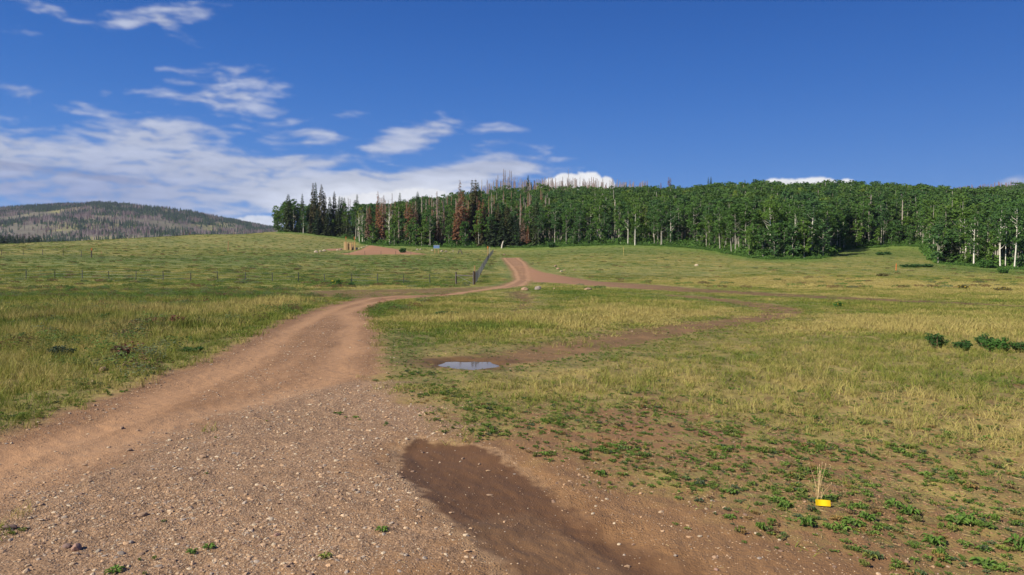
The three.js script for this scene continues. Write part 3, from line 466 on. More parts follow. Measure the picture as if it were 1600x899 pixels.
function tree(kind, v, x, Z, H, wide, turn, label, group, sink = 0) {
  const [name, cat, mats, H0] = SPECIES[kind], list = HQ[kind === 'mixed' ? 'spruce' : kind === 'sunAspen' ? 'aspen' : kind], key = kind + (v % list.length) + '/' + (v % 12);
  let o;
  if (!proto.has(key)) {
    const s = list[v % list.length], [bm, lm] = mats(v);
    o = thing(name, label, cat, 0, 0, 0, 0, group);
    part('trunk', s.trunk, bm, o); part('crown', s.crown, lm, o); proto.set(key, o);
  } else o = copy(proto.get(key), label), o.userData.group = group;
  if (!group) delete o.userData.group;
  o.position.set(x, landHeight(x, Z) - sink, -Z); o.rotation.y = turn; const k = H / H0; o.scale.set(k * wide, k, k * wide);
  return o;
}
// single trees that stand out: [sight line, top row, metres away, kind, label]
const R0 = rng(9001);
const SINGLES = [
  [451, 303, 372, 'spruce', 'pointed green spruce rising at the open end of the small stand', 1.25], [462, 322, 380, 'spruce', 'short spruce just behind the first pointed spruce of the stand'], [473, 302, 374, 'spruce', 'narrow spruce above a white aspen trunk in the small stand', 0.8], [484, 318, 378, 'spruce', 'short thin spruce beside the tallest pair in the small stand'],
  [490, 285, 371, 'mixed', 'tallest dark spruce with a ragged tip in the small stand', 0.95], [494, 284, 377, 'spruce', 'tall spruce close behind the tallest one in the small stand', 0.8], [503, 287, 371, 'mixed', 'second tallest brownish spruce of the small stand', 0.95], [508, 300, 376, 'mixed', 'spruce leaning on the second tallest of the small stand', 0.9], [516, 307, 372, 'spruce', 'dark spruce in the middle of the small stand'], [523, 298, 375, 'mixed', 'slim brown tipped spruce in the middle of the small stand', 0.8],
  [531, 306, 373, 'spruce', 'first of three blunt topped spruces in the small stand'], [535, 307, 377, 'spruce', 'second of three blunt topped spruces in the small stand', 0.9], [538.5, 308, 373, 'spruce', 'third of three blunt topped spruces in the small stand'], [528, 320, 368, 'spruce', 'low dark spruce in front of the blunt topped spruces', 1.2],
  [544.5, 309, 378, 'snag', 'grey bare snag between the spruces of the small stand'], [547.5, 311, 380, 'snag', 'second bare snag between the spruces of the small stand'], [555, 312, 362, 'spruce', 'broad dark spruce at the inner end of the small stand', 1.3], [558.5, 303, 366, 'spruce', 'tall spruce tip at the inner end of the small stand', 0.9],
  [575, 324, 312, 'red', 'small rust coloured spruce first behind the pale aspens'], [578.5, 321, 316, 'red', 'small rust coloured spruce behind the first one by the pale aspens'], [591, 298, 305, 'red', 'slender reddish dead spruce standing above the skyline near the dirt pad', 0.7], [597, 318, 303, 'red', 'rust brown dead spruce beside the slender skyline one', 1.0], [600, 304, 312, 'red', 'pinkish dead spruce with a bare top near the dirt pad', 0.8],
  [613, 302, 318, 'snag', 'bare grey snag standing above the aspens near the dirt pad'], [609, 317, 303, 'bareAspen', 'leafless pale aspen between rust coloured spruces'], [625, 300, 310, 'spruce', 'narrow green spruce top rising past the rust coloured spruces', 0.7], [636, 313, 297, 'red', 'first of the tight clump of rust coloured spruces', 1.0], [641, 318, 294, 'red', 'second of the tight clump of rust coloured spruces', 1.15], [646, 315, 295, 'red', 'third of the tight clump of rust coloured spruces', 1.15], [650, 322, 293, 'red', 'fourth of the tight clump of rust coloured spruces', 1.0], [653, 298, 306, 'spruce', 'spruce behind the tight clump of rust coloured spruces', 0.8],
  [675, 305, 300, 'snag', 'grey pink snag between the rust coloured clump and the blue sign', 1.2], [683, 299, 298, 'snag', 'tallest grey pink snag above the blue sign', 1.5], [677, 325, 292, 'red', 'rust coloured spruce just above the blue sign', 0.9], [667, 335, 292, 'red', 'short rust coloured spruce beside the blue sign', 0.8], [693, 310, 300, 'snag', 'thin bare snag behind the blue sign'], [685, 345, 290, 'red', 'little rust coloured spruce behind the blue sign'],
  [719, 280, 300, 'red', 'tall dark red dead spruce near the twin spruces', 0.8], [724, 298, 294, 'red', 'broad red brown dead spruce below the tall dark red one', 1.4], [714, 318, 290, 'red', 'low rusty spruce in front of the tall dark red one', 1.1], [738, 279.5, 298, 'mixed', 'first of the dark twin spruces above the fence end', 0.9], [743, 279, 300, 'mixed', 'second of the dark twin spruces above the fence end', 0.9], [747, 283, 304, 'spruce', 'shorter spruce behind the dark twin spruces', 0.8],
  [749, 312, 290, 'red', 'rusty topped spruce below the twin spruces', 1.0], [755, 310, 292, 'red', 'bright rust coloured spruce beside the road end of the fence', 1.0], [752, 330, 286, 'mixed', 'olive spruce in front of the rust coloured one by the fence end', 1.1],
  [778, 318, 286, 'mixed', 'dark spruce with a bare reddish tip behind the leaning stump', 1.0], [792, 319, 286, 'mixed', 'second dark spruce with a bare reddish tip behind the leaning stump', 0.95], [785, 340, 281, 'spruce', 'broad low dark spruce right behind the leaning stump', 1.5], [797, 333, 282, 'spruce', 'broad dark green spruce beside the leaning stump', 1.45], [806, 346, 281, 'spruce', 'low dark spruce between the stump and the orange dead spruce', 1.4], [817, 340, 279, 'red', 'thin dead spruce with orange lower boughs by the single dark spruce', 0.9], [825, 352, 278, 'red', 'small orange dead spruce by the single dark spruce', 0.8], [838, 312, 277, 'spruce', 'single tall dark spruce at the forest edge with boughs to the ground', 1.05],
  [497, 328, 366, 'spruce', 'low full spruce filling the foot of the tallest pair', 1.5], [513, 326, 366, 'spruce', 'low full spruce under the second tallest spruce', 1.4], [540, 332, 366, 'spruce', 'low full spruce under the blunt topped spruces', 1.5], [549, 326, 363, 'spruce', 'low full spruce below the two bare snags', 1.4], [769, 340, 283, 'spruce', 'dark spruce beside the orange topped stake, before the reddish tipped ones', 1.5], [812, 352, 280, 'spruce', 'small dark spruce close to the orange dead spruce', 1.5],
  [825, 273, 470, 'spruce', 'dark spruce spire standing above the ridge skyline', 0.8], [830, 284, 466, 'spruce', 'shorter dark spruce beside the ridge spire', 1.0], [835, 281, 468, 'spruce', 'second short dark spruce beside the ridge spire', 0.9],
  [787, 264, 476, 'snag', 'tallest dead snag on the ridge skyline', 1.5], [789.5, 266, 480, 'snag', 'dead snag close beside the tallest ridge snag', 1.3], [796.5, 266, 478, 'snag', 'thin dead snag of the skyline pair'], [799, 267, 480, 'snag', 'second thin dead snag of the skyline pair', 1.2], [778, 273, 474, 'snag', 'ragged dead snag before the tallest ridge snag', 1.3], [775, 278, 472, 'snag', 'lower dead snag on the slope of the ridge skyline'], [771, 284, 470, 'snag', 'short dead snag on the slope of the ridge skyline'], [808, 276, 480, 'snag', 'thin lone snag just past the skyline pair', 0.6], [804, 281, 478, 'snag', 'stubby snag just past the skyline pair'], [761, 280, 470, 'snag', 'pale snag above the aspens past the twin spruces', 0.7],
  [852, 277, 480, 'snag', 'brown snag on the ridge in front of the white cloud end'], [888, 264, 482, 'snag', 'tallest thin snag in front of the white cloud', 0.7], [879, 276, 480, 'snag', 'brown snag in front of the white cloud, before the tallest', 1.2], [895, 279, 484, 'snag', 'stubby snag in front of the white cloud, past the tallest', 1.2], [906, 276, 482, 'snag', 'thin snag in the middle of the white cloud', 0.8], [911, 279, 484, 'snag', 'bushy snag in the middle of the white cloud', 1.4], [924, 277, 482, 'snag', 'dark snag at the far end of the white cloud', 0.9], [956, 278, 480, 'snag', 'lone brown snag past the white cloud', 1.0], [1011, 281, 470, 'snag', 'thin lone snag above the middle of the forest', 0.6], [1044, 276, 440, 'red', 'first of the rust brown skyline pair of dead spruces', 0.8], [1047, 277, 442, 'red', 'second of the rust brown skyline pair of dead spruces', 0.8], [1032, 285, 440, 'red', 'low rust brown dead spruce before the skyline pair', 0.9],
  [1106, 276, 400, 'spruce', 'first of two thin spruces side by side on the skyline', 0.6], [1110, 275, 402, 'spruce', 'second of two thin spruces side by side on the skyline', 0.6], [1163, 280, 420, 'spruce', 'lone thin spruce tip on the skyline past the thin pair', 0.7], [1293, 305, 330, 'spruce', 'dark spruce tip among the aspen crowns above the grassy bay', 0.7], [1514, 306, 300, 'spruce', 'dark spruce tip among aspen crowns beyond the grassy bay', 0.7], [1092, 309, 262, 'bareAspen', 'leafless aspen with a reddish trunk above the bushy clump'], [936, 321, 272, 'bareAspen', 'leafless pale aspen at the middle of the forest'],
  [1484, 370, 183, 'spruce', 'small black green spruce in the shade at the mouth of the bay', 1.5], [992, 316, 254, 'sunAspen', 'stout pale aspen trunk at the forest edge, tallest bare stem there', 0.9], [981, 322, 256, 'sunAspen', 'slim pale aspen beside the stout pale trunk', 0.8], [1034, 325, 252, 'sunAspen', 'slim pale aspen past the stout trunk'], [1048, 330, 250, 'sunAspen', 'leaning pale aspen where the forest edge begins to bulge'],
  [1585, 312, 168, 'sunAspen', 'leaning white aspen with a long bare stem at the end of the forest', 0.8], [1563, 316, 170, 'sunAspen', 'white aspen with a side limb before the leaning one', 0.8], [1571, 330, 172, 'sunAspen', 'thin crooked white aspen between the two tall white stems', 0.6], [1521.5, 333, 175, 'sunAspen', 'white aspen with a short stout stem past the shaded spruce', 0.95], [1509, 330, 181, 'sunAspen', 'forked white aspen behind the short stout stem'], [1466, 352, 180, 'young', 'grey green young aspen standing alone at the mouth of the bay', 1.2], [1448, 312, 234, 'sunAspen', 'white aspen with an arching limb at the back of the bay'], [1308, 330, 233, 'sunAspen', 'white stemmed aspen at the near corner of the bay', 0.8], [1318, 338, 236, 'sunAspen', 'second white stemmed aspen at the near corner of the bay', 0.8], [1242, 322, 203, 'sunAspen', 'white stemmed aspen behind the bushy clump', 0.8],
  [474, 330, 367, 'sunAspen', 'white trunked aspen at the front of the small stand', 0.9], [562, 330, 322, 'bareAspen', 'pale yellow green aspen at the corner of the forest', 1.0], [566.5, 326, 319, 'bareAspen', 'pale barked leaning aspen at the corner of the forest', 0.8],
];
for (const [px, ty, Z0, kind, label, wide = 1] of SINGLES) {
  const Z = Z0 + (px > 568 && px < 702 && (kind === 'red' || kind === 'snag') ? 5 : 0);
  const [x] = at(px, Z), H = topOf(ty, Z) - landHeight(x, Z);
  tree(kind, R0() * 60 | 0, x, Z, H, wide * (kind === 'snag' ? 1.1 : 1) * (SPECIES[kind][3] / H) ** 0.6, R0() * 6.28, label);
}
// the forest itself
const PLACES = [
  [432, 505, 'in the small stand on the ridge', 'aspens in the small stand'], [505, 556, 'under the spruces of the small stand', 'aspens under the spruces'], [556, 630, 'behind the bare dirt pad', 'aspens behind the dirt pad'], [630, 700, 'between the rust coloured spruces and the blue sign', 'aspens by the blue sign'], [700, 772, 'behind the far end of the fence', 'aspens behind the fence end'], [772, 860, 'among the dark spruces near the road crest', 'aspens by the road crest'],
  [860, 970, 'past the single dark spruce', 'aspens past the dark spruce'], [970, 1070, 'around the stout pale trunks', 'aspens around the stout trunks'], [1070, 1175, 'where the forest edge bulges out', 'aspens where the edge bulges'], [1175, 1300, 'in the bushy clump reaching into the meadow', 'aspens in the bushy clump'], [1300, 1380, 'along the near half of the grassy bay', 'aspens of the near bay'], [1380, 1455, 'along the far half of the grassy bay', 'aspens of the far bay'], [1455, 1530, 'around the shaded little spruce', 'aspens around the shaded spruce'], [1530, 1700, 'around the tall white stems', 'aspens around the white stems'],
];
{
  const r = rng(4242), spots = [], step = 3.3;
  for (let Z = 150; Z < 640; Z += step * (Z < 420 ? 1 : 1.35)) for (let x = -130; x < 480; x += step * (Z < 420 ? 1 : 1.35)) {
    const X = x + (r() - 0.5) * step, W = Z + (r() - 0.5) * step, px = 800 + F * X / W, q = r(), k = r();
    if (px < 430 || px > 1790) continue;
    const d = W - FRONT(px) - 3 * fbm(X / 9, W / 9, 2); if (d < 0) continue;
    if (px < 556 && d > 22) continue;
    if (px < 556 && q < (px > 500 ? 0.62 : 0.15)) continue;
    if (px > 1455 && d < 24 && q < 0.4) continue;
    if (W > 440 && px > 740 && px < 1010 && q < 0.9) continue;
    if (px < 860 && px > 630 && d > 8 && q < 0.3) continue;
    if (px > 768 && px < 845 && d < 14 && q < 0.68) continue;
    if (px > 566 && px < 760 && d > 4 && d < 22 && q < 0.5) continue;
    const bushy = px > 1150 && px < 1300 && d < 9, row = d < 4.5;
    const screen = px > 556 && px < 770 && d < 8, young = screen ? k < 0.85 : row ? k < (bushy ? 0.92 : 0.74) : bushy ? k < 0.75 : d < 14 ? k < 0.42 : k < 0.06;
    const H = young ? 4.5 + 4.5 * r() + (bushy ? 2 : screen ? 2.5 : 0) : 11.2 + 5.6 * r() + 3.2 * fbm(X / 24 + 9, W / 24, 2) + (d > 30 ? 0.8 : 0);
    spots.push({ X, W, px, d, young, H, v: r() * 1000 | 0, t: r() * 6.28, w: 0.85 + 0.35 * r() });
  }
  spots.sort((a, b) => (a.d + (a.W - 200) * 0.02) - (b.d + (b.W - 200) * 0.02));
  const inView = spots.filter((s) => s.px < 1625), near = new Set(inView.slice(0, 262));
  for (const s of near) {
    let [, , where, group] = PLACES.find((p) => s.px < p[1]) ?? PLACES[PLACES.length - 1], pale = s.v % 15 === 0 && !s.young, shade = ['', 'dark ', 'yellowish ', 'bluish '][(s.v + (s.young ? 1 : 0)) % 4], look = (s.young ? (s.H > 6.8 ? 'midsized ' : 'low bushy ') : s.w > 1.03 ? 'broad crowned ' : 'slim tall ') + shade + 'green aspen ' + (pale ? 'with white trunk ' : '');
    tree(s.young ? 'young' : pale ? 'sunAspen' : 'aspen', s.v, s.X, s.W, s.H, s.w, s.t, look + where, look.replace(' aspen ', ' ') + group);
  }
  const rest = spots.filter((s) => !near.has(s)), wood = new THREE.Group(); wood.name = 'aspen_wood'; scene.add(wood); tag(wood, 'dense green aspen wood covering the hillside behind the forest edge', 'forest', null, 'stuff');
  const cheap = [1, 2, 3, 4].map((s) => aspenShape(700 + s, 16, 6.4 - 0.4 * s, 2.0 + 0.15 * s, 30, 20, 0.34, 6)), m4 = new THREE.Matrix4(), q4 = new THREE.Quaternion(), c = new THREE.Color();
  cheap.forEach((s, v) => {
    const mine = rest.filter((p) => p.v % 4 === v), tr = new THREE.InstancedMesh(s.trunk, MAT.aspenBark, mine.length), cr = new THREE.InstancedMesh(s.crown, MAT.white ??= leafMat(1, 1, 1), mine.length);
    tr.name = 'trunk'; cr.name = 'crown';
    mine.forEach((p, i) => {
      const k = p.H / 16; m4.compose(new THREE.Vector3(p.X, landHeight(p.X, p.W), -p.W), q4.setFromAxisAngle(new THREE.Vector3(0, 1, 0), p.t), new THREE.Vector3(k * p.w * (p.young ? 1.5 : 1.08), k, k * p.w * (p.young ? 1.5 : 1.08)));
      tr.setMatrixAt(i, m4); cr.setMatrixAt(i, m4);
      const a = clamp((p.v % 17) / 17 + 1.1 * fbm(p.X / 28, p.W / 28, 2), -0.35, 1.25), pale = p.v % 37 === 0; c.setRGB(lerp(0.058, 0.104, a) * (pale ? 1.9 : 1), lerp(0.132, 0.188, a) * (pale ? 1.35 : 1), lerp(0.032, 0.027, a)); cr.setColorAt(i, c);
    });
    wood.add(tr, cr);
  });
}
// undergrowth along the forest edge
{
  const g = [1, 2, 3].map((k) => { const r = rng(970 + k), pos = []; for (let i = 0; i < 150; i++) { const a = r() * 6.28, d = Math.sqrt(r()), y = (1 - d * d * 0.7) * (0.25 + 0.75 * r()); leafQuad(pos, [Math.cos(a) * d, y, Math.sin(a) * d], r, 0.15); } return geo(pos); }), list = [], r = rng(971);
  for (let i = 0; i < 2600; i++) {
    const px = 436 + 1200 * r(), d = -2.5 + 24 * Math.pow(r(), 1.6), Z = FRONT(px) + d, [x] = at(px, Z), v = 0.8 + 0.4 * r(), k = 0.6 + 1.1 * r() * (d > 2 ? 1.4 : 0.7);
    if (px < 560 && r() < 0.7) continue;
    list.push([i % 3, x, landHeight(x, Z) - 0.1, -Z, r() * 6.28, k * 1.1, k * (d > 2 ? 1.3 : 0.7), 0.085 * v, 0.18 * v, 0.03 * v]);
  }
  scatter('undergrowth', 'bright green bushy undergrowth along the foot of the forest edge', 'undergrowth', g, [leafMat(1, 1, 1, 0.35)], list);
}
// dead woods on the ridge and on the far slope, far hill woods
function scatter(name, label, category, geoms, mats, list, kind = 'stuff') {     // list: [geometry, x, y, z, turn, sx, sy, r, g, b]
  const root = new THREE.Group(); root.name = numbered(name); scene.add(root); tag(root, label, category, null, kind);
  const m4 = new THREE.Matrix4(), q4 = new THREE.Quaternion(), up = new THREE.Vector3(0, 1, 0), p = new THREE.Vector3(), s = new THREE.Vector3(), c = new THREE.Color(), e = new THREE.Euler();
  geoms.forEach((g, k) => {
    const mine = list.filter((l) => l[0] === k); if (!mine.length) return;
    const im = new THREE.InstancedMesh(g, mats[k % mats.length], mine.length); im.name = name + '_piece'; im.castShadow = im.receiveShadow = true;
    mine.forEach((l, i) => { if (l[10]) q4.setFromEuler(e.set(l[10], l[4], l[11] ?? 0)); else q4.setFromAxisAngle(up, l[4]); m4.compose(p.set(l[1], l[2], l[3]), q4, s.set(l[5], l[6], l[12] ?? l[5])); im.setMatrixAt(i, m4); im.setColorAt(i, c.setRGB(l[7], l[8], l[9])); });
    root.add(im);
  });
  return root;
}
const plain = std(1, 1, 1), leafPlain = leafMat(1, 1, 1, 0.4);
{
  const r = rng(31), list = [], thin = [snagShape(801, 18, 1.5, 26), snagShape(802, 18, 1.2, 18)].map((s) => mergeGeometries([s.trunk, s.crown].map((g) => { const c = g.clone(); c.deleteAttribute('uv'); return c; })));
  for (let i = 0; i < 620; i++) { const px = 742 + Math.pow(r(), 0.8) * 270, Z = 452 + 75 * r(), [x] = at(px, Z), H = 13 + 9 * r(); list.push([i % 2, x, landHeight(x, Z), -Z, r() * 6, 1.8, H / 18, ...(r() < 0.4 ? [0.28, 0.19, 0.15] : [0.34, 0.29, 0.26])]); }
  for (let i = 0; i < 330; i++) { const px = 860 + r() * 750, Z = 250 + 190 * r(), [x] = at(px, Z), H = 9 + 8 * r(); if (Z < FRONT(px) + 6) continue; list.push([i % 2, x, landHeight(x, Z), -Z, r() * 6, 1.0, H / 18, 0.42, 0.36, 0.30]); }
  for (let i = 0; i < 170; i++) { const px = 570 + r() * 290, Z = 296 + 100 * r() * r(), [x] = at(px, Z), H = 12 + 8 * r(); if (Z < FRONT(px) + 5) continue; list.push([i % 2, x, landHeight(x, Z), -Z, r() * 6, 1.15, H / 18, ...(r() < 0.5 ? [0.30, 0.17, 0.11] : [0.36, 0.29, 0.24])]); }
  for (let i = 0; i < 1500; i++) { const px = 1390 + r() * 330, Z = 690 + 210 * r(), [x] = at(px, Z), H = 10 + 7 * r(); list.push([i % 2, x, landHeight(x, Z), -Z, r() * 6, 1.6, H / 18, 0.24, 0.155, 0.165]); }
  scatter('dead_wood', 'grey and brown dead trunks standing thinly along the ridge behind the aspens', 'dead forest', thin, [plain], list);
}
{
  const r = rng(57), list = [], cone = (n, h, rad, sd) => { const q = rng(sd), pos = []; for (let k = 0; k < 3; k++) { const y0 = h * (0.08 + 0.28 * k), y1 = h * (0.52 + 0.24 * k), R = rad * (1 - 0.26 * k); for (let i = 0; i < n; i++) { const a = i / n * 6.283 + q(), b = a + 6.283 / n * 1.1; pos.push(Math.cos(a) * R, y0 - 0.3 * q(), Math.sin(a) * R, 0, y1, 0, Math.cos(b) * R, y0 - 0.3 * q(), Math.sin(b) * R); } } return geo(pos); };
  const stick = mergeGeometries([taper([[0, 0, 0], [0.1, 14, 0]], [0.42, 0.12], 4), ...[0, 1, 2, 3, 4, 5].map((k) => taper([[0, 5 + k * 1.4, 0], [Math.cos(k * 2.4) * 1.5, 4.6 + k * 1.5, Math.sin(k * 2.4) * 1.5]], [0.16, 0.05], 3))].map((g) => { g.deleteAttribute('uv'); return g; }));
  const puff = (() => { const q = rng(5), pos = []; for (let k = 0; k < 40; k++) { const u = q() * 2 - 1, t = q() * 6.28, s = Math.sqrt(1 - u * u); leafQuad(pos, [s * Math.cos(t) * 2, 4.5 + u * 3, s * Math.sin(t) * 2], q, 1.1); } return geo(pos); })();
  for (let i = 0; i < 42000; i++) {
    const Z = 1150 + 1500 * Math.sqrt(r()), px = -260 + r() * 860, [x] = at(px, Z), n = fbm(x / 190 + 1, Z / 260, 4), m = fbm(x / 70, Z / 90 + 4, 3), y = landHeight(x, Z);
    const upper = sstep(1800, 2350, Z), open = n + 0.25 * m; if (open > 0.14 && r() < 0.88) continue;
    const green = m + 0.5 * fbm(x / 300 + 7, Z / 300, 2) + 0.06 * upper + 0.08 > 0.02, k = 0.55 + 0.4 * r(), v = 0.8 + 0.5 * r();
    if (green) { if (r() < 0.6) list.push([0, x, y, -Z, r() * 6, k, k, 0.050 * v, 0.085 * v, 0.045 * v]); else list.push([2, x, y, -Z, r() * 6, k, k, 0.10 * v, 0.165 * v, 0.05 * v]); }
    else list.push(r() < 0.75 ? [1, x, y, -Z, r() * 6, k * 1.6, k, 0.27 * v, 0.21 * v, 0.20 * v] : [0, x, y, -Z, r() * 6, k * 0.7, k * 0.9, 0.15 * v, 0.095 * v, 0.085 * v]);
  }
  scatter('hill_forest', 'far wooded hill with grey dead patches and green stands', 'forest', [cone(6, 15, 2.3, 3), stick, puff], [plain, plain, leafPlain], list);
}
// spruces beyond the crest of the meadow
{
  const r = rng(63), s = [1, 2].map((k) => { const t = spruceShape(900 + k, 18, 3.0, 0.02); return t; });
  let a = null;
  const tops = [[2, 366], [9, 368], [15, 365], [21, 367], [27, 366], [33, 369], [38, 368], [46, 368], [52, 367], [57, 369], [63, 368], [69, 371], [79, 374], [85, 375], [92, 373], [99, 374], [112, 377], [121, 376], [-8, 366], [5, 371], [24, 372], [44, 372], [60, 373]];
  tops.forEach(([px, ty], i) => {
    const Z = 560 + 40 * r(), [x] = at(px, Z), y = landHeight(x, Z), H = Math.max(8, topOf(ty, Z) - y);
    let o;
    if (!a) { o = a = thing('spruce_tree', '', 'spruce', 0, 0, 0); part('trunk', s[0].trunk, MAT.spruceBark, o); part('crown', s[0].crown, leafMat(0.045, 0.085, 0.04, 0.15), o); } else o = copy(a);
    tag(o, px < 72 ? 'dark green spruce in the dense row beyond the meadow crest, below the far hill' : 'small dark spruce in the loose tail of the row beyond the meadow crest', 'spruce', px < 72 ? 'spruces beyond the meadow crest' : 'spruces at the tail of the far row');
    o.position.set(x, y, -Z); o.rotation.y = r() * 6; o.scale.set(H / 18 * 1.35, H / 18, H / 18 * 1.35);
  });
  for (const [px, ty, label] of [[287, 361, 'tallest brown dead tree poking over the meadow crest'], [296.5, 363, 'thin dead tree beside the tallest one on the meadow crest'], [366, 361, 'rusty dead tree on the crest near the small stand, first of three'], [388, 363, 'rusty dead tree on the crest near the small stand, second of three'], [412, 360, 'rusty dead tree on the crest near the small stand, third of three'], [349, 366, 'short dead tree top on the meadow crest']]) {
    const Z = 420, [x] = at(px, Z), y = landHeight(x, Z); tree('red', px | 0, x, Z, topOf(ty, Z) - y, 0.8, 1, label);
  }
}
// ------------------------------------------------------------------ grass and weeds
function tuftShape(seed, blades, h, spread, w, curl = 0.5) {
  const r = rng(seed), pos = [];
  for (let k = 0; k < blades; k++) {
    const a = r() * 6.283, d = Math.sqrt(r()) * spread, bx = Math.cos(a) * d, bz = Math.sin(a) * d, t = r() * 6.283, H = h * (0.45 + 0.65 * r()), b = r() * 6.283, ln = H * curl * (0.2 + 0.8 * r()), ww = w * (0.6 + 0.7 * r()), cx = Math.cos(t) * ww, cz = Math.sin(t) * ww, lx = Math.cos(b) * ln, lz = Math.sin(b) * ln;
    const A = [bx - cx, -0.03, bz - cz], B = [bx + cx, -0.03, bz + cz], C = [bx + lx * 0.35 - cx * 0.8, H * 0.58, bz + lz * 0.35 - cz * 0.8], D = [bx + lx * 0.35 + cx * 0.8, H * 0.58, bz + lz * 0.35 + cz * 0.8], E = [bx + lx, H, bz + lz];
    pos.push(...A, ...B, ...D, ...A, ...D, ...C, ...C, ...D, ...E);
  }
  return geo(pos);
}
function rosetteShape(seed, leaves, R, lift) {                      // broad toothed leaves lying around a root
  const r = rng(seed), pos = [];
  for (let k = 0; k < leaves; k++) {
    const a = k / leaves * 6.283 + r() * 0.8, l = R * (0.5 + 0.6 * r()), w = l * (0.15 + 0.1 * r()), up = lift * (0.4 + r()), ca = Math.cos(a), sa = Math.sin(a), o = 0.15 * R * r();
    const P = (t, s, y) => [ca * (o + l * t) - sa * w * s, y, sa * (o + l * t) + ca * w * s];
    const st = [[0, 0, 0.004], [0.3, 0.5, up * 0.7], [0.45, 0.95, up], [0.62, 0.7, up * 1.1], [0.78, 0.8, up], [1, 0, up * 0.55]];
    for (const e of [-1, 1]) for (let i = 0; i < st.length - 1; i++) { const [t0, s0, y0] = st[i], [t1, s1, y1] = st[i + 1]; pos.push(...P(t0, 0, y0 - 0.004), ...P(t0, s0 * e, y0 + 0.006), ...P(t1, s1 * e, y1 + 0.006)); if (i) pos.push(...P(t0, 0, y0 - 0.004), ...P(t1, s1 * e, y1 + 0.006), ...P(t1, 0, y1 - 0.004)); }
  }
  return geo(pos);
}
const GR = rng(1717);
function grassColour(d, o) {
  const v = 0.84 + 0.34 * GR(), q = clamp(d + (GR() - 0.5) * 0.55);
  const c = q < 0.5 ? [lerp(0.100, 0.220, q * 2), lerp(0.175, 0.242, q * 2), lerp(0.022, 0.040, q * 2)] : [lerp(0.220, 0.455, q * 2 - 1), lerp(0.242, 0.375, q * 2 - 1), lerp(0.040, 0.130, q * 2 - 1)];
  return c.map((x) => x * v * (1 - 0.4 * (o || 0)));
}
{
  const geoms = [], list = [], near = [], mid = [], farT = [];
  for (let k = 0; k < 4; k++) near.push(geoms.push(tuftShape(20 + k, 16, 0.34, 0.09, 0.0032, 0.55)) - 1);
  for (let k = 0; k < 3; k++) mid.push(geoms.push(tuftShape(30 + k, 22, 0.34, 0.22, 0.0075, 0.5)) - 1);
  for (let k = 0; k < 3; k++) farT.push(geoms.push(tuftShape(40 + k, 26, 0.36, 0.6, 0.02, 0.45)) - 1);
  const bands = [[3.2, 9, 46, near, 1], [9, 18, 40, near, 1.15], [18, 34, 20, mid, 1.05], [34, 62, 10, mid, 1.3], [62, 120, 3.2, farT, 1.0], [120, 230, 1.1, farT, 1.35], [230, 380, 0.30, farT, 1.7]];
  for (const [z0, z1, dens, set, size] of bands) {
    const area = 0.78 * (z1 * z1 - z0 * z0), n = area * dens * 0.98;
    for (let i = 0; i < n; i++) {
      const Z = Math.sqrt(z0 * z0 + GR() * (z1 * z1 - z0 * z0)), x = (GR() * 2 - 1) * 0.78 * Z, s = ground(x, Z, 0);
      if (GR() > s.cover) continue;
      if (Z > 150 && inForest(x, Z) > 12) continue;
      let h = s.tall * (0.6 + 0.75 * GR()) * size, d = s.dry, ol = s.olive;
      if (Z < 34 && h < 0.14 && GR() < 0.3) continue;
      if (Z > 120) h *= 0.75;
      const c = grassColour(d, ol);
      list.push([set[GR() * set.length | 0], x, landHeight(x, Z), -Z, GR() * 6.283, size * (0.75 + 0.5 * GR()), h, ...c]);
    }
  }
  scatter('meadow_grass', 'dry and green meadow grass beside the dirt tracks', 'grass', geoms, [leafPlain], list);
}
{
  const geoms = [], list = [];
  for (let k = 0; k < 4; k++) geoms.push(rosetteShape(60 + k, 12 + k, 0.062, 0.022));
  for (let k = 0; k < 2; k++) geoms.push(rosetteShape(66 + k, 20, 0.045, 0.035));
  for (let i = 0; i < 170000; i++) {
    const Z = 3.4 + 27 * Math.pow(GR(), 0.8), x = (GR() * 2 - 1) * 0.76 * Z, s = ground(x, Z, 0), cl = fbm(x * 1.6 + 30, Z * 1.6, 2) + 0.3 * noise(x * 5, Z * 5), p = s.weed * (0.8 * sstep(-0.08, 0.45, cl) * sstep(17, 8, Z) + 0.30) * (1 - s.damp) + 0.04 * (1 - s.bare);
    if (Math.abs(x - TAG[0]) < 0.09 && Z > TAG[1] - 0.22 && Z < TAG[1] + 0.02) continue;
    if (GR() > p) { if (!(s.lot > 0.5 && s.mud < 0.3 && cl > 0.42 && GR() < 0.10)) continue; }
    const v = 0.75 + 0.55 * GR(), k = (0.24 + 0.58 * GR() * GR()) * (1 + Z * 0.012) * (cl > 0.2 && Z < 12 ? 1.1 : 0.8);
    list.push([GR() * geoms.length | 0, x, landHeight(x, Z) + 0.003, -Z, GR() * 6.283, k, k, ...(() => { const q = GR(); return q < 0.10 ? [0.28 * v, 0.19 * v, 0.08] : q < 0.30 ? [0.21 * v, 0.24 * v, 0.055] : q < 0.45 ? [0.12 * v, 0.18 * v, 0.07] : [0.145 * v, 0.235 * v, 0.040 * v]; })()]);
  }
  scatter('low_weeds', 'flat green leafy weeds spread over the bare brown soil', 'weeds', geoms, [leafPlain], list);
}
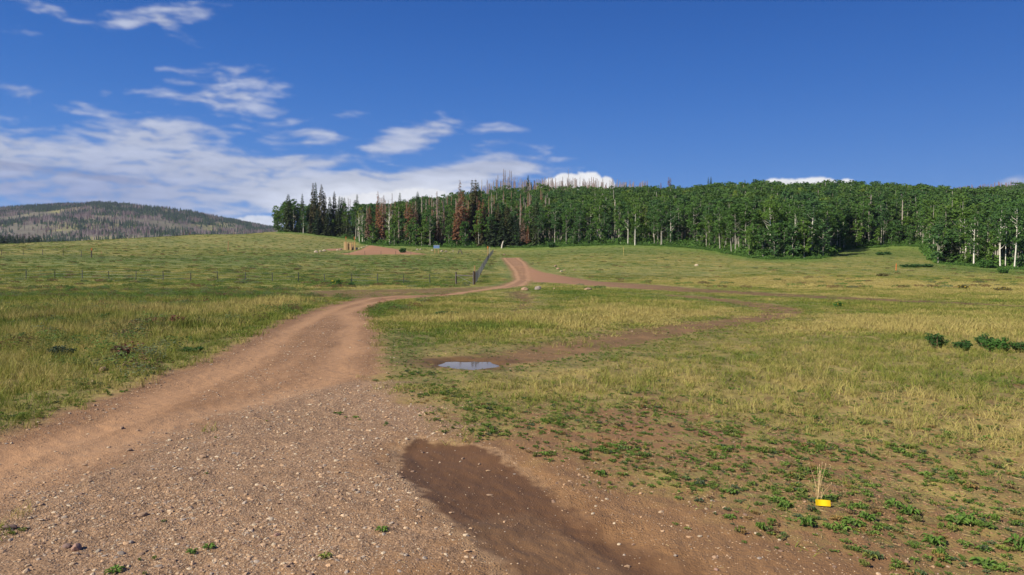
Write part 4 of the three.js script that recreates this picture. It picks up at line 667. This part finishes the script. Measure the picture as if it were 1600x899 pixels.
// red, dark and sage coloured herbs scattered in the meadow
function herbShape(seed, n, h, R, leaf) {
  const r = rng(seed), pos = [];
  for (let k = 0; k < n; k++) { const a = r() * 6.283, d = Math.sqrt(r()) * R, y = h * (0.15 + 0.85 * Math.pow(r(), 0.7)) * (1 - 0.4 * d / R); leafQuad(pos, [Math.cos(a) * d, y, Math.sin(a) * d], r, leaf * (0.6 + 0.7 * r()), 1.4); }
  return geo(pos);
}
{
  const geoms = [herbShape(1, 150, 0.36, 0.24, 0.015), herbShape(2, 150, 0.32, 0.3, 0.018), herbShape(3, 150, 0.45, 0.6, 0.045)], list = [];
  for (let i = 0; i < 26000; i++) {
    const nearOne = i < 9000, Z = nearOne ? 8 + 52 * Math.sqrt(GR()) : 60 + 270 * GR(), x = (GR() * 2 - 1) * 0.76 * Z, s = ground(x, Z, 0); if (GR() > s.cover || s.bare > 0.3) continue;
    if (Z > 150 && inForest(x, Z) > 0) continue;
    const cl = fbm(x * 0.22 + 60, Z * 0.22, 3), left = x < -4 ? 0.16 : Z < 60 ? -0.42 : -0.06; if (cl + left * (nearOne ? 1 : 0.8) < 0.14 + 0.12 * GR()) continue;
    const q = GR(), v = 0.7 + 0.6 * GR(), c = q < 0.09 && x < 0 && Z < 45 ? [0.18, 0.065, 0.045] : q < 0.26 ? [0.19, 0.13, 0.055] : q < 0.40 ? [0.15, 0.19, 0.09] : [0.12, 0.19, 0.04], k = (0.6 + 0.7 * GR()) * (Z > 60 ? 0.75 : 1);
    list.push([Z < 60 ? GR() * 2 | 0 : 2, x, landHeight(x, Z), -Z, GR() * 6.283, k, k * 0.9, ...c.map((t) => t * v)]);
  }
  scatter('meadow_herbs', 'dark green and reddish herbs scattered among the meadow grass', 'herbs', geoms, [leafPlain], list);
}
// ------------------------------------------------------------------ gravel
{
  const geoms = [1, 2, 3, 4, 5, 6].map((s) => { const g = rockShape(s + 40, 0.55, 0); g.deleteAttribute('uv'); return g; }), list = [], r = rng(88);
  const tones = [[0.39, 0.26, 0.155], [0.34, 0.22, 0.13], [0.42, 0.30, 0.19], [0.29, 0.185, 0.115], [0.30, 0.24, 0.185], [0.47, 0.37, 0.25], [0.23, 0.145, 0.095], [0.42, 0.265, 0.145]];
  for (let i = 0; i < 1000000; i++) {
    const Z = 3.2 + 27 * Math.pow(r(), 1.12), x = (r() * 2 - 1) * 0.76 * Z; if (x > 2.5) { if (r() < 0.85) continue; } else if (x < -6.6) continue;
    const s = ground(x, Z, 0), wheel = s.road > 0.5 && s.gravel < 0.5 ? 0.12 + 2.4 * sstep(0.35, -0.35, rutAt(x, Z) + 0.4 * noise(x * 1.6, Z * 0.9)) : 1, p = s.stone * (0.30 + 0.62 * s.gravel) * wheel * clamp(0.66 + 1.1 * fbm(x * 0.9, Z * 0.9 + 3, 3)) + 0.010;
    if (r() > p || s.damp > 0.6) continue;
    const k = (0.0027 + 0.0040 * r() * r() + 0.014 * Math.pow(r(), 22)) * (1 + Z * 0.03) * (s.road > 0.5 ? 0.9 : 1), c = tones[r() * 8 | 0], v = 0.8 + 0.4 * r();
    list.push([r() * 6 | 0, x, landHeight(x, Z) + k * 0.05, -Z, r() * 6.283, k * (0.8 + 0.6 * r()), k * (0.7 + 0.5 * r()), c[0] * v, c[1] * v, c[2] * v, (r() - 0.5) * 0.7, (r() - 0.5) * 0.7]);
  }
  scatter('gravel', 'tan and grey gravel strewn over the dirt road and turnout', 'gravel', geoms, [plain], list);
}

{ // straw, clods and leaf scraps on the worn soil
  const geoms = [box0(0.06, 0.0022, 0.0022), box0(0.035, 0.002, 0.004), rockShape(71, 0.7, 0), rockShape(72, 0.6, 0)].map((g) => { g.deleteAttribute('uv'); return g; }), list = [], r = rng(89);
  for (let i = 0; i < 90000; i++) {
    const Z = 3.2 + 19 * r(), x = -3 + (0.76 * Z + 3) * r(), s = ground(x, Z, 0); if (s.mud > 0.4 || s.damp > 0.5 || r() > 0.9 * s.weed + 0.1 * (1 - s.stone) || (s.lot > 0.6 && r() < 0.7)) continue;
    const k = r() < 0.26 ? r() * 2 | 0 : 2 + (r() * 2 | 0), v = 0.75 + 0.5 * r();
    if (k < 2) list.push([k, x, landHeight(x, Z) + 0.004 + 0.012 * r() * s.weed, -Z, r() * 6.28, 0.3 + 0.6 * r(), 1, 0.42 * v, 0.31 * v, 0.15 * v, 0.001, (r() - 0.5) * 0.5]);
    else { const q = (0.004 + 0.009 * r() * r()) * (1 + Z * 0.02); list.push([k, x, landHeight(x, Z) + q * 0.2, -Z, r() * 6.28, q, q * (0.6 + 0.5 * r()), 0.24 * v, 0.135 * v, 0.066 * v]); }
  }
  scatter('soil_litter', 'straw bits and brown clods lying over the bare soil', 'litter', geoms, [plain], list);
}

// ------------------------------------------------------------------ rocks
const rockMat = { tan: std(0.40, 0.26, 0.16, { map: rockMap }), pink: std(0.40, 0.24, 0.175, { map: rockMap }), pale: std(0.58, 0.47, 0.33, { map: rockMap }), dark: std(0.25, 0.16, 0.125, { map: rockMap }), grey: std(0.34, 0.28, 0.23, { map: rockMap }) };
const rockGeo = [1, 2, 3, 4, 5].map((s) => rockShape(s, 0.72, 2));
const ROCKS = [                                                    // [x, y of its foot, width in pixels, squat, tone, label]
  [160, 584, 13, .75, 'pink', 'pinkish rock lying in the grass beside the road'], [820, 455, 15, .5, 'tan', 'flat orange tan rock, first of the rocks near the road bend'], [841, 454, 11, .8, 'grey', 'round grey tan rock, second of the rocks near the road bend'], [866, 453, 5, .7, 'tan', 'tiny tan rock between the rocks near the road bend'], [919, 454.5, 12, .5, 'tan', 'low tan rock apart from the others near the road bend'], [1089, 416, 7, .6, 'pale', 'pale rock alone in the meadow before the forest edge'],
  [868, 417, 5, .7, 'tan', 'tan rock on the bank of the side track, topmost of the spill'], [872, 421, 6, .6, 'tan', 'tan rock in the middle of the spill on the side track bank'], [877, 425, 5, .6, 'pale', 'pale rock at the foot of the spill on the side track bank'], [882, 423, 4, .6, 'tan', 'small tan rock beside the spill on the side track bank'], [898, 422.5, 3.5, .7, 'tan', 'little orange rock past the spill on the side track bank'],
  [493, 395, 6, .8, 'pale', 'white boulder, largest of the row beside the board enclosure'], [500, 393.8, 5, .8, 'pale', 'white boulder in the middle of the row beside the board enclosure'], [506, 393, 4.5, .9, 'pale', 'white boulder at the inner end of the row beside the board enclosure'], [527, 391.5, 4, .7, 'pale', 'pale stone close to the board enclosure'], [532, 390.5, 4, .7, 'grey', 'grey stone touching the board enclosure'],
  [561, 389, 3.5, .6, 'pale', 'pale edging stone by the tank, first of the slanting line'], [565, 387.6, 3.5, .6, 'pale', 'pale edging stone, second of the slanting line'], [569, 386.3, 3.5, .6, 'grey', 'grey edging stone, third of the slanting line'], [573, 385, 3.5, .6, 'pale', 'pale edging stone at the upper end of the slanting line'],
  [652, 391, 5, .6, 'grey', 'grey boulder between the dirt pad and the blue sign'], [657, 390.3, 3.5, .7, 'pale', 'small pale boulder between the dirt pad and the blue sign'], [675, 392, 4, .6, 'pale', 'pale stone at the foot of the blue sign'], [690, 393.5, 6, .5, 'pale', 'flat pale boulder just past the blue sign'], [697, 393.5, 4, .6, 'grey', 'small grey stone past the blue sign'], [708, 393, 4, .5, 'grey', 'grey stone near the leaning brace posts'],
  [788, 399, 4, .7, 'tan', 'tan stone beyond the crest of the road'],
  [116, 861, 20, .75, 'pink', 'rounded red brown rock on the gravel, largest near the bottom'], [8, 828, 20, .45, 'dark', 'flat dark purple rock at the edge of the gravel'], [102, 855, 15, .5, 'dark', 'flat dark rock behind the rounded red brown rock'], [221, 806, 16, .5, 'tan', 'broad tan stone in the middle of the gravel'], [203, 850, 9, .6, 'grey', 'grey blue stone in the gravel below the broad tan stone'], [152, 863, 9, .7, 'pale', 'pale stone casting a shadow beside the rounded rock'], [316, 716, 11, .5, 'tan', 'yellow tan stone on the ridge of gravel'], [200, 706, 9, .5, 'tan', 'flat tan stone on the packed wheel track'], [130, 728, 9, .35, 'tan', 'flat reddish stone lower on the packed wheel track'], [189, 672, 8, .7, 'tan', 'brown stone at the upper side of the road'], [264, 691, 7, .7, 'pale', 'pale stone at the start of the gravel ridge'], [115, 832, 10, .4, 'pale', 'white flat stone in the gravel'], [432, 838, 9, .7, 'pink', 'reddish stone near the weeds at the edge of the gravel'], [146, 636, 7, .6, 'tan', 'tan stone at the trodden verge of the road'],
  [927, 799, 7, .5, 'pale', 'pale stone on the dry soil above the mud'], [703, 839, 6, .6, 'pale', 'pale stone in the dark mud, lowest one'], [723, 711, 6, .6, 'tan', 'tan stone near the upper rim of the mud'], [635, 687, 6, .7, 'pale', 'pale stone at the tip of the mud'], [749, 720, 6, .6, 'tan', 'tan stone on the drying edge of the mud'], [985, 897, 8, .5, 'pale', 'pale stone near the lower tail of the mud'], [1588, 861, 7, .9, 'pale', 'small white stone among weeds near the corner'], [765, 764, 9, .25, 'tan', 'flat tan chip lying on the mud'], [1120, 893, 8, .5, 'pink', 'reddish stone on the bare soil past the mud tail'],
];
ROCKS.forEach(([px, py, w, flat, tone, label], i) => {
  const [x, Z] = gp(px, py), k = w / F * Z / 2 * 1.08, o = solo('rock', rockGeo[i % 5], rockMat[tone], label, 'rock', x, landHeight(x, Z) + k * flat * 0.35, -Z - k * 0.5, i * 1.7);
  o.scale.set(k, k * flat * 1.35, k * 0.85);
});

// ------------------------------------------------------------------ fences, stakes, sign
const postMat = std(0.085, 0.09, 0.08, { roughness: 0.7, map: woodMap }), oldWood = std(0.12, 0.10, 0.085, { map: woodMap }), tanWood = std(0.58, 0.36, 0.15, { map: woodMap }), wireMat = std(0.30, 0.30, 0.28, { roughness: 0.5, metalness: 0.6 }), orange = std(0.75, 0.20, 0.04, { roughness: 0.6 });
function box0(w, h, d) { return new THREE.BoxGeometry(w, h, d).toNonIndexed(); }
const box = (w, h, d, x = 0, y = 0, z = 0) => { const g = new THREE.BoxGeometry(w, h, d); g.translate(x, y, z); return g; };
const ground3 = (x, Z) => new THREE.Vector3(x, landHeight(x, Z), -Z);
const tpost = (h, w) => mergeGeometries([box(w, h + 0.3, w * 0.35, 0, h / 2 - 0.15, 0), box(w * 0.35, h + 0.3, w, 0, h / 2 - 0.15, w * 0.35)]);
function wireFence(label, feet, h, w, wires, material, netting) {     // feet: world points of the posts
  const t = thing('wire_fence', label, 'fence', feet[0].x, feet[0].y, feet[0].z), pg = tpost(h, w), lines = [];
  feet.forEach((p, i) => { const m = part('post', pg, material, t); m.position.copy(p).sub(t.position); m.rotation.y = i * 0.7; m.rotation.z = 0.05 * Math.sin(i * 2.3); m.scale.y = 0.92 + 0.16 * Math.abs(Math.sin(i * 5.1)); });
  for (let i = 0; i < feet.length - 1; i++) for (let k = 0; k < wires; k++) { const y = h * (0.25 + 0.68 * k / Math.max(1, wires - 1)), a = feet[i].clone().sub(t.position), b = feet[i + 1].clone().sub(t.position); lines.push(taper([[a.x, a.y + y, a.z], [(a.x + b.x) / 2, (a.y + b.y) / 2 + y - 0.02, (a.z + b.z) / 2], [b.x, b.y + y, b.z]], [netting ? 0.008 : 0.006, netting ? 0.008 : 0.006, netting ? 0.008 : 0.006], 4)); }
  if (netting) for (let i = 0; i < feet.length - 1; i++) for (let k = 1; k < 14; k++) { const a = feet[i].clone().lerp(feet[i + 1], k / 14).sub(t.position); lines.push(taper([[a.x, a.y + 0.08, a.z], [a.x, a.y + h * 0.95, a.z]], [0.007, 0.007], 3)); }
  part(netting ? 'wire_netting' : 'wire', mergeGeometries(lines), wireMat, t);
  return t;
}
{
  const line = [[-45, 438], [-3, 437.5], [40, 436.6], [85, 436.2], [128, 436.4], [170, 437], [212, 438], [255, 439], [298, 440], [340, 439.5], [383, 439.5], [425, 440.5], [466, 441], [507, 441.5], [549, 441.5], [590, 442.5], [631, 443], [672, 443.5]].map(([x, y]) => gp(x, y)).map(([x, Z]) => ground3(x, Z));
  wireFence('low wire fence on thin dark posts crossing the green meadow', line, 1.0, 0.075, 3, postMat);
  const c0 = ground3(...gp(712.5, 445)), c1 = ground3(...gp(740, 446)), b = thing('fence_brace', 'dark timber corner brace where the wire fence meets the netting fence', 'fence brace', c0.x, c0.y, c0.z);
  const d = c1.clone().sub(c0);
  part('post', taper([[0, -0.3, 0], [0, 1.35, 0]], [0.09, 0.08], 8), oldWood, b); part('post', taper([[d.x, d.y - 0.3, d.z], [d.x, d.y + 1.45, d.z]], [0.10, 0.09], 8), oldWood, b);
  part('rail', taper([[0, 1.0, 0], [d.x, d.y + 0.95, d.z]], [0.06, 0.06], 6), oldWood, b); part('wire', mergeGeometries([taper([[0, 1.0, 0], [d.x, d.y + 0.1, d.z]], [0.012, 0.012], 4), taper([[0, 0.1, 0], [d.x, d.y + 1.0, d.z]], [0.012, 0.012], 4)]), wireMat, b);
  const feet = [[742.5, 444], [746.5, 437], [750.5, 430], [754, 423], [757.5, 416.5], [761, 410.5], [764, 405], [767, 400.5], [769.5, 397], [772, 394.5]].map(([x, y]) => gp(x, y)), dense = [];
  for (let i = 0; i < feet.length - 1; i++) { const n = Math.max(2, Math.round((feet[i + 1][1] - feet[i][1]) / 6)); for (let k = 0; k < n; k++) dense.push(ground3(lerp(feet[i][0], feet[i + 1][0], k / n), lerp(feet[i][1], feet[i + 1][1], k / n))); }
  wireFence('grey netting fence running uphill beside the road towards the forest', dense, 1.35, 0.08, 7, std(0.16, 0.155, 0.145, { map: woodMap }), true);
  const far = [[2, 399], [36, 398.6], [66, 399], [98, 399.4], [126.5, 402]].map(([x, y]) => gp(x, y)).map(([x, Z]) => ground3(x, Z));
  wireFence('short far fence of thin dark posts high on the meadow slope', far, 1.25, 0.09, 2, postMat);
  const pad = [[545, 398.8], [570, 399], [595, 399], [618, 398.6], [642, 399.5]].map(([x, y]) => gp(x, y)).map(([x, Z]) => ground3(x, Z));
  wireFence('thin dark posts with wire in front of the bare dirt pad', pad, 1.2, 0.09, 2, postMat);
}
function stake(px, py, topY, w, label, mat, tip) {
  const [x, Z] = gp(px, py), H = (py - topY) / F * Z, t = thing('marker_stake', label, 'stake', x, landHeight(x, Z), -Z, 0.3);
  const g = new THREE.BoxGeometry(w, H + 0.3, w * 0.6, 1, 6, 1), p = g.attributes.position; for (let i = 0; i < p.count; i++) p.setX(i, p.getX(i) + 0.01 * Math.sin(p.getY(i) * 2)); g.translate(0, H / 2 - 0.15, 0);
  part('shaft', g, mat, t);
  if (tip) part('band', box(w * 1.12, H * 0.22, w * 0.75, 0, H * 0.88, 0), tip, t);
  t.rotation.z = 0.03 * Math.sin(px); return t;
}
stake(742, 446, 415.5, 0.10, 'tall tan wooden stake at the fence corner', tanWood);
stake(762.5, 401, 385, 0.24, 'orange topped stake beside the end of the netting fence', tanWood, orange);
stake(764.8, 400.5, 386, 0.18, 'pale stake just behind the orange topped stake', std(0.55, 0.48, 0.38, { map: woodMap }));
stake(356, 393.5, 377.5, 0.22, 'tan stake standing alone on the open meadow slope', tanWood);
stake(142.5, 402.5, 388, 0.20, 'dark stake with an orange top on the meadow slope', oldWood, orange);
stake(158, 398.5, 393.5, 0.14, 'short tan stake past the orange topped dark one', tanWood);
stake(1400.5, 423, 412, 0.13, 'orange marker stake in the open meadow before the grassy bay', orange);
stake(974.5, 400, 386, 0.16, 'yellowish stake before the middle of the forest edge', std(0.45, 0.38, 0.12));
stake(540.5, 391, 370, 0.16, 'thin orange pole rising behind the board enclosure', tanWood, orange);
stake(554.2, 391, 370, 0.18, 'thin orange pole rising beside the white tank', tanWood, orange);
{ // blue sign
  const [x, Z] = gp(682, 396.5), k = Z / F, t = thing('notice_sign', 'small blue board sign on two tan posts near the forest', 'sign', x, landHeight(x, Z), -Z, 0.1), bh = 4.6 * k, top = 13 * k;
  for (const s of [-1, 1]) part('post', box(0.22, top + 0.3, 0.16, s * 2.7 * k, top / 2 - 0.15, -0.12), tanWood, t);
  part('panel', box(9.2 * k, bh, 0.06, 0, top - bh / 2, 0), std(0.16, 0.26, 0.46, { roughness: 0.5 }), t);
  part('frame', mergeGeometries([box(9.2 * k, 0.07, 0.09, 0, top + 0.02, 0), box(9.2 * k, 0.07, 0.09, 0, top - bh - 0.02, 0)]), std(0.5, 0.5, 0.48), t);
}
{ // board enclosure and tank
  const [x, Z] = gp(545, 391.2), k = Z / F, y = landHeight(x, Z), t = thing('board_enclosure', 'tan upright board enclosure standing beside the bare dirt pad', 'enclosure', x, y, -Z), r = rng(12);
  for (let i = 0; i < 9; i++) { const h = (12.4 + 1.2 * r()) * k, w = 0.85 * k; part('board', box(w * 0.93, h, 0.08, (-7.6 + i * 0.87) * k, h / 2, (i % 2) * 0.05 + (i > 6 ? -0.5 : 0)), std(0.64 + 0.1 * r(), 0.45 + 0.06 * r(), 0.20 + 0.04 * r(), { map: woodMap }), t); }
  for (let i = 0; i < 4; i++) { const h = (11.5 + r()) * k; part('board', box(0.75 * k, h, 0.08, (1.4 + i * 0.8) * k, h / 2, 0.1), std(0.58 + 0.1 * r(), 0.40, 0.17, { map: woodMap }), t); }
  for (const [px, dz] of [[-7.8, -1.6], [4.8, -1.6], [9.6, 0.2]]) part('post', box(0.32, 13 * k, 0.32, px * k, 6.5 * k, dz), tanWood, t);
  part('rail', box(12.4 * k, 0.2, 0.12, -1.6 * k, 8.5 * k, -0.75), oldWood, t); part('rail', box(12.4 * k, 0.2, 0.12, -1.6 * k, 3 * k, -0.75), oldWood, t);
  part('back_wall', box(12 * k, 9.5 * k, 0.1, -1.6 * k, 4.75 * k, -1.5), oldWood, t);
  const [x2, Z2] = gp(551.5, 390.6), tk = thing('tank', 'white rounded tank standing between the board enclosure and a tan post', 'tank', x2, landHeight(x2, Z2), -Z2 + 0.6), cap = new THREE.CapsuleGeometry(0.42, 0.5, 6, 14);
  cap.translate(0, 0.85, 0); part('body', cap, std(0.72, 0.74, 0.74, { roughness: 0.4 }), tk); part('lid', new THREE.CylinderGeometry(0.18, 0.22, 0.14, 12).translate(0, 1.56, 0), std(0.25, 0.35, 0.5), tk);
  for (const s of [-1, 1]) part('leg', box(0.1, 0.5, 0.1, s * 0.28, 0.2, 0), postMat, tk);
  const [x3, Z3] = gp(557, 390.4), br = new THREE.CylinderGeometry(0.36, 0.36, 0.8, 14).translate(0, 0.38, 0);
  const bb = thing('barrel', 'small dark barrel at the foot of the tan post by the tank', 'barrel', x3, landHeight(x3, Z3), -Z3); part('body', br, std(0.03, 0.035, 0.05, { roughness: 0.6 }), bb); for (const yy of [0.2, 0.56]) part('hoop', new THREE.TorusGeometry(0.365, 0.02, 6, 18).rotateX(Math.PI / 2).translate(0, yy, 0), postMat, bb);
}
{ // leaning brace posts
  const [x, Z] = gp(719, 397.5), k = Z / F, t = thing('fence_brace', 'pair of dark posts leaning together in an open wedge on the meadow', 'fence brace', x, landHeight(x, Z), -Z);
  part('post', taper([[-4.5 * k, -0.2, 0], [-1.2 * k, 7.5 * k, 0.1]], [0.13, 0.11], 7), oldWood, t); part('post', taper([[3.6 * k, -0.2, 0], [0.2 * k, 8 * k, -0.1]], [0.15, 0.12], 7), oldWood, t); part('rail', taper([[-2.6 * k, 4 * k, 0], [1.6 * k, 4.4 * k, 0]], [0.08, 0.08], 6), oldWood, t);
}
{ // leaning stump
  const [x, Z] = gp(784, 388), k = Z / F; solo('tree_stump', taper([[0, -0.3, 0], [0.7 * k, 5 * k, 0], [2.4 * k, 10.5 * k, 0], [2.9 * k, 11.6 * k, 0]], [1.5 * k, 1.15 * k, 1.0 * k, 0.25 * k], 9), std(0.62, 0.55, 0.46, { map: woodMap }), 'pale broken stump leaning in front of the dark spruces', 'stump', x, landHeight(x, Z), -Z);
}
{ // yellow tag and its dry stalks
  const [x, Z] = gp(1286, 801), y = landHeight(x, Z), g = new THREE.BoxGeometry(0.105, 0.042, 0.004, 10, 3, 1), p = g.attributes.position;
  for (let i = 0; i < p.count; i++) p.setZ(i, p.getZ(i) + 0.9 * p.getX(i) ** 2 + 0.004 * Math.sin(p.getX(i) * 60));
  g.computeVertexNormals(); g.rotateX(-0.35);
  const o = solo('plastic_tag', g, std(0.88, 0.58, 0.0, { roughness: 0.6 }), 'bright yellow plastic tag lying at the foot of dry stalks', 'tag', x, y + 0.028, -Z, 0.05); o.rotation.z = -0.10;
  const t = thing('dry_grass', 'tall dry straw stalks standing behind the yellow tag', 'dry grass', x - 0.01, y, -Z - 0.05), r = rng(6), st = [], hd = [];
  for (let i = 0; i < 13; i++) { const a = r() * 6.28, l = 0.16 + 0.14 * r(), d = 0.09 * r(); st.push(taper([[0.02 * (r() - 0.5), 0, 0.02 * (r() - 0.5)], [Math.cos(a) * d * 0.4, l * 0.6, Math.sin(a) * d * 0.4], [Math.cos(a) * d, l, Math.sin(a) * d]], [0.0016, 0.0013, 0.0008], 4)); hd.push(new THREE.SphereGeometry(0.0035, 5, 4).scale(1, 3.4, 1).translate(Math.cos(a) * d, l, Math.sin(a) * d)); }
  const straw = std(0.55, 0.40, 0.20); part('stalks', mergeGeometries(st), straw, t); part('seed_heads', mergeGeometries(hd), std(0.42, 0.30, 0.16), t);
}
// ------------------------------------------------------------------ shrubs and flowering clumps
function shrub(px, py, w, h, label, tint, seed, n = 420, flowers = 0) {
  const [x, Z] = gp(px, py), k = Z / F, W = w * k / 2, H = h * k, r = rng(seed), stems = [], pos = [], fl = [], lf = Math.max(0.016, 0.019 * Z / 20), t = thing(flowers ? 'flowering_shrub' : 'shrub', label, flowers ? 'flowering plant' : 'shrub', x, landHeight(x, Z), -Z);
  for (let i = 0; i < 16; i++) {
    const a = r() * 6.28, d = W * Math.sqrt(r()), hh = H * (0.5 + 0.6 * r()) * (1 - 0.3 * d / W), tx = Math.cos(a) * d, tz = Math.sin(a) * d * 0.7;
    stems.push(taper([[tx * 0.35, -0.05, tz * 0.35], [tx * 0.8, hh * 0.6, tz * 0.8], [tx, hh, tz]], [0.012 + 0.0003 * Z, 0.009 + 0.0002 * Z, 0.004], 4));
    for (let j = 0; j < n / 5; j++) { const f = Math.pow(r(), 0.7), q = Math.max(lf * 3, W * 0.16); leafQuad(pos, [tx * (0.35 + 0.65 * f) + (r() - 0.5) * q * 2, hh * f + (r() - 0.3) * q * 0.7, tz * (0.35 + 0.65 * f) + (r() - 0.5) * q * 2], r, lf * (0.7 + 0.6 * r()), 1.3); }
    if (flowers) for (let j = 0; j < flowers - 2; j++) leafQuad(fl, [tx + (r() - 0.5) * lf * 6, hh * (0.7 + 0.4 * r()), tz + (r() - 0.5) * lf * 6], r, lf * 1.1);
  }
  part('stems', mergeGeometries(stems), std(0.16, 0.12, 0.06), t); part('leaves', geo(pos), tint, t);
  if (fl.length) part('flowers', geo(fl), std(0.60, 0.44, 0.03), t);
  return t;
}
const deep = leafMat(0.045, 0.115, 0.026), bright = leafMat(0.07, 0.17, 0.03), olive = leafMat(0.15, 0.135, 0.05);
shrub(1465, 547, 38, 28, 'upright leafy green shrub, first of the green row in the dry field', deep, 1, 520); shrub(1505, 550, 36, 18, 'low green shrub with grey flower spikes in the green row', deep, 2, 520); shrub(1538, 546, 30, 22, 'green shrub behind its neighbours in the green row', deep, 3, 480); shrub(1562, 554, 52, 24, 'widest bushy shrub of the green row', bright, 4, 760); shrub(1596, 553, 30, 18, 'low shrub at the outer end of the green row', deep, 5, 420);
shrub(527, 447, 15, 9, 'yellow flowering clump beside the track below the fence', bright, 6, 260, 5); shrub(549, 447.5, 7, 5, 'small green clump beside the yellow flowering one', deep, 7, 160); shrub(1309, 481, 12, 8, 'yellow flowering clump alone in the dry field', bright, 8, 260, 5); shrub(112, 455, 7, 5, 'small yellow flowering clump in the meadow near the fence', bright, 9, 140, 5);
shrub(1424, 418, 32, 4.5, 'long low dark shrub before the mouth of the bay', deep, 10, 420); shrub(1446, 417.5, 22, 4, 'shorter low dark shrub continuing the long one', deep, 11, 300); shrub(1505, 452, 14, 5, 'rusty yellow clump in the dry meadow', olive, 12, 220, 3); shrub(1568, 456, 30, 6, 'wide rusty clump in the dry meadow beyond the wheel marks', olive, 13, 320, 3); shrub(1380, 432, 18, 4, 'brown clump in the meadow below the orange stake', olive, 14, 220);
shrub(1376, 398.6, 8, 4, 'dark bush on the slope inside the bay', deep, 15, 160); shrub(1387, 398, 6, 3.5, 'smaller dark bush beside the other inside the bay', deep, 16, 140); shrub(1538, 419, 24, 15, 'round green bush under the white stems', bright, 17, 420); shrub(1568, 427, 14, 8, 'low green bush in front of the tall white stems', bright, 18, 240); shrub(862, 387, 9, 9, 'dark little bush at the forest edge past the single spruce', deep, 19, 220); shrub(690, 495, 18, 8, 'green leafy clump in the grass above the puddle', deep, 20, 300); shrub(710, 494, 12, 6, 'smaller leafy clump in the grass above the puddle', deep, 21, 220); shrub(629, 397.5, 6, 7, 'dark bush among the posts of the dirt pad', deep, 22, 160);
shrub(95, 562, 40, 24, 'dark bluish green weed clump in the roadside meadow', leafMat(0.05, 0.085, 0.05), 23, 420); shrub(28, 540, 44, 20, 'dark leafy clump at the outer roadside meadow', deep, 24, 420); shrub(190, 563, 28, 22, 'brown seeded weed clump above the pinkish rock', leafMat(0.13, 0.085, 0.05), 25, 360); shrub(220, 515, 42, 16, 'dark red tinged clump in the roadside meadow', leafMat(0.11, 0.06, 0.04), 26, 420); shrub(275, 512, 26, 20, 'crimson weed clump in the roadside meadow', leafMat(0.20, 0.045, 0.05), 27, 320); shrub(160, 505, 36, 14, 'deep green clump in the middle of the roadside meadow', deep, 28, 360); shrub(300, 553, 36, 8, 'flat leafy green clump at the road verge', deep, 29, 360);
// single leafy weeds on the bare soil
{
  const g = [rosetteShape(91, 24, 0.085, 0.04), rosetteShape(92, 19, 0.09, 0.03)], m = [leafMat(0.12, 0.22, 0.035, 0.4), leafMat(0.14, 0.24, 0.04, 0.4)], root = std(0.12, 0.09, 0.04);
  const stem = new THREE.CylinderGeometry(0.006, 0.01, 0.04, 6);
  [[1262, 828, 1.1, 'biggest leafy weed below the yellow tag'], [1215, 792, 1.0, 'leafy weed up beside the yellow tag'], [1228, 801, 0.9, 'leafy weed touching the one beside the yellow tag'], [1335, 828, 1.1, 'leafy weed on bare soil past the yellow tag'], [1355, 822, 1.0, 'second leafy weed on bare soil past the yellow tag'], [1495, 828, 1.3, 'wide leafy weed in the thick patch near the corner'], [1512, 822, 1.1, 'leafy weed behind the wide one near the corner'], [1398, 800, 1.1, 'leafy weed in the upper thick patch'], [1420, 812, 1.2, 'leafy weed in the lower part of the upper thick patch'], [1142, 778, 0.9, 'lone flat weed at the bare edge of the soil'], [940, 743, 0.9, 'flat weed at the end of the green fringe above the mud'], [1140, 815, 0.7, 'small lone weed below the flat one'], [1590, 868, 1.3, 'leafy weed at the corner beside the white stone'], [1540, 893, 1.2, 'leafy weed at the bottom edge near the corner'], [1460, 858, 1.2, 'leafy weed on the bare edge of the thick patch'], [325, 858, 0.7, 'small weed growing in the gravel'], [300, 866, 0.6, 'smallest weed growing in the gravel'], [180, 896, 0.8, 'weed at the bottom edge of the gravel']].forEach(([px, py, k, label], i) => {
    const [x, Z] = gp(px, py), t = thing('leafy_weed', label, 'weed', x, landHeight(x, Z), -Z, i * 1.3); part('leaves', g[i % 2], m[i % 2], t); part('root_stem', stem, root, t); t.scale.setScalar(k * 0.72);
  });
}
renderer.render(scene, camera);
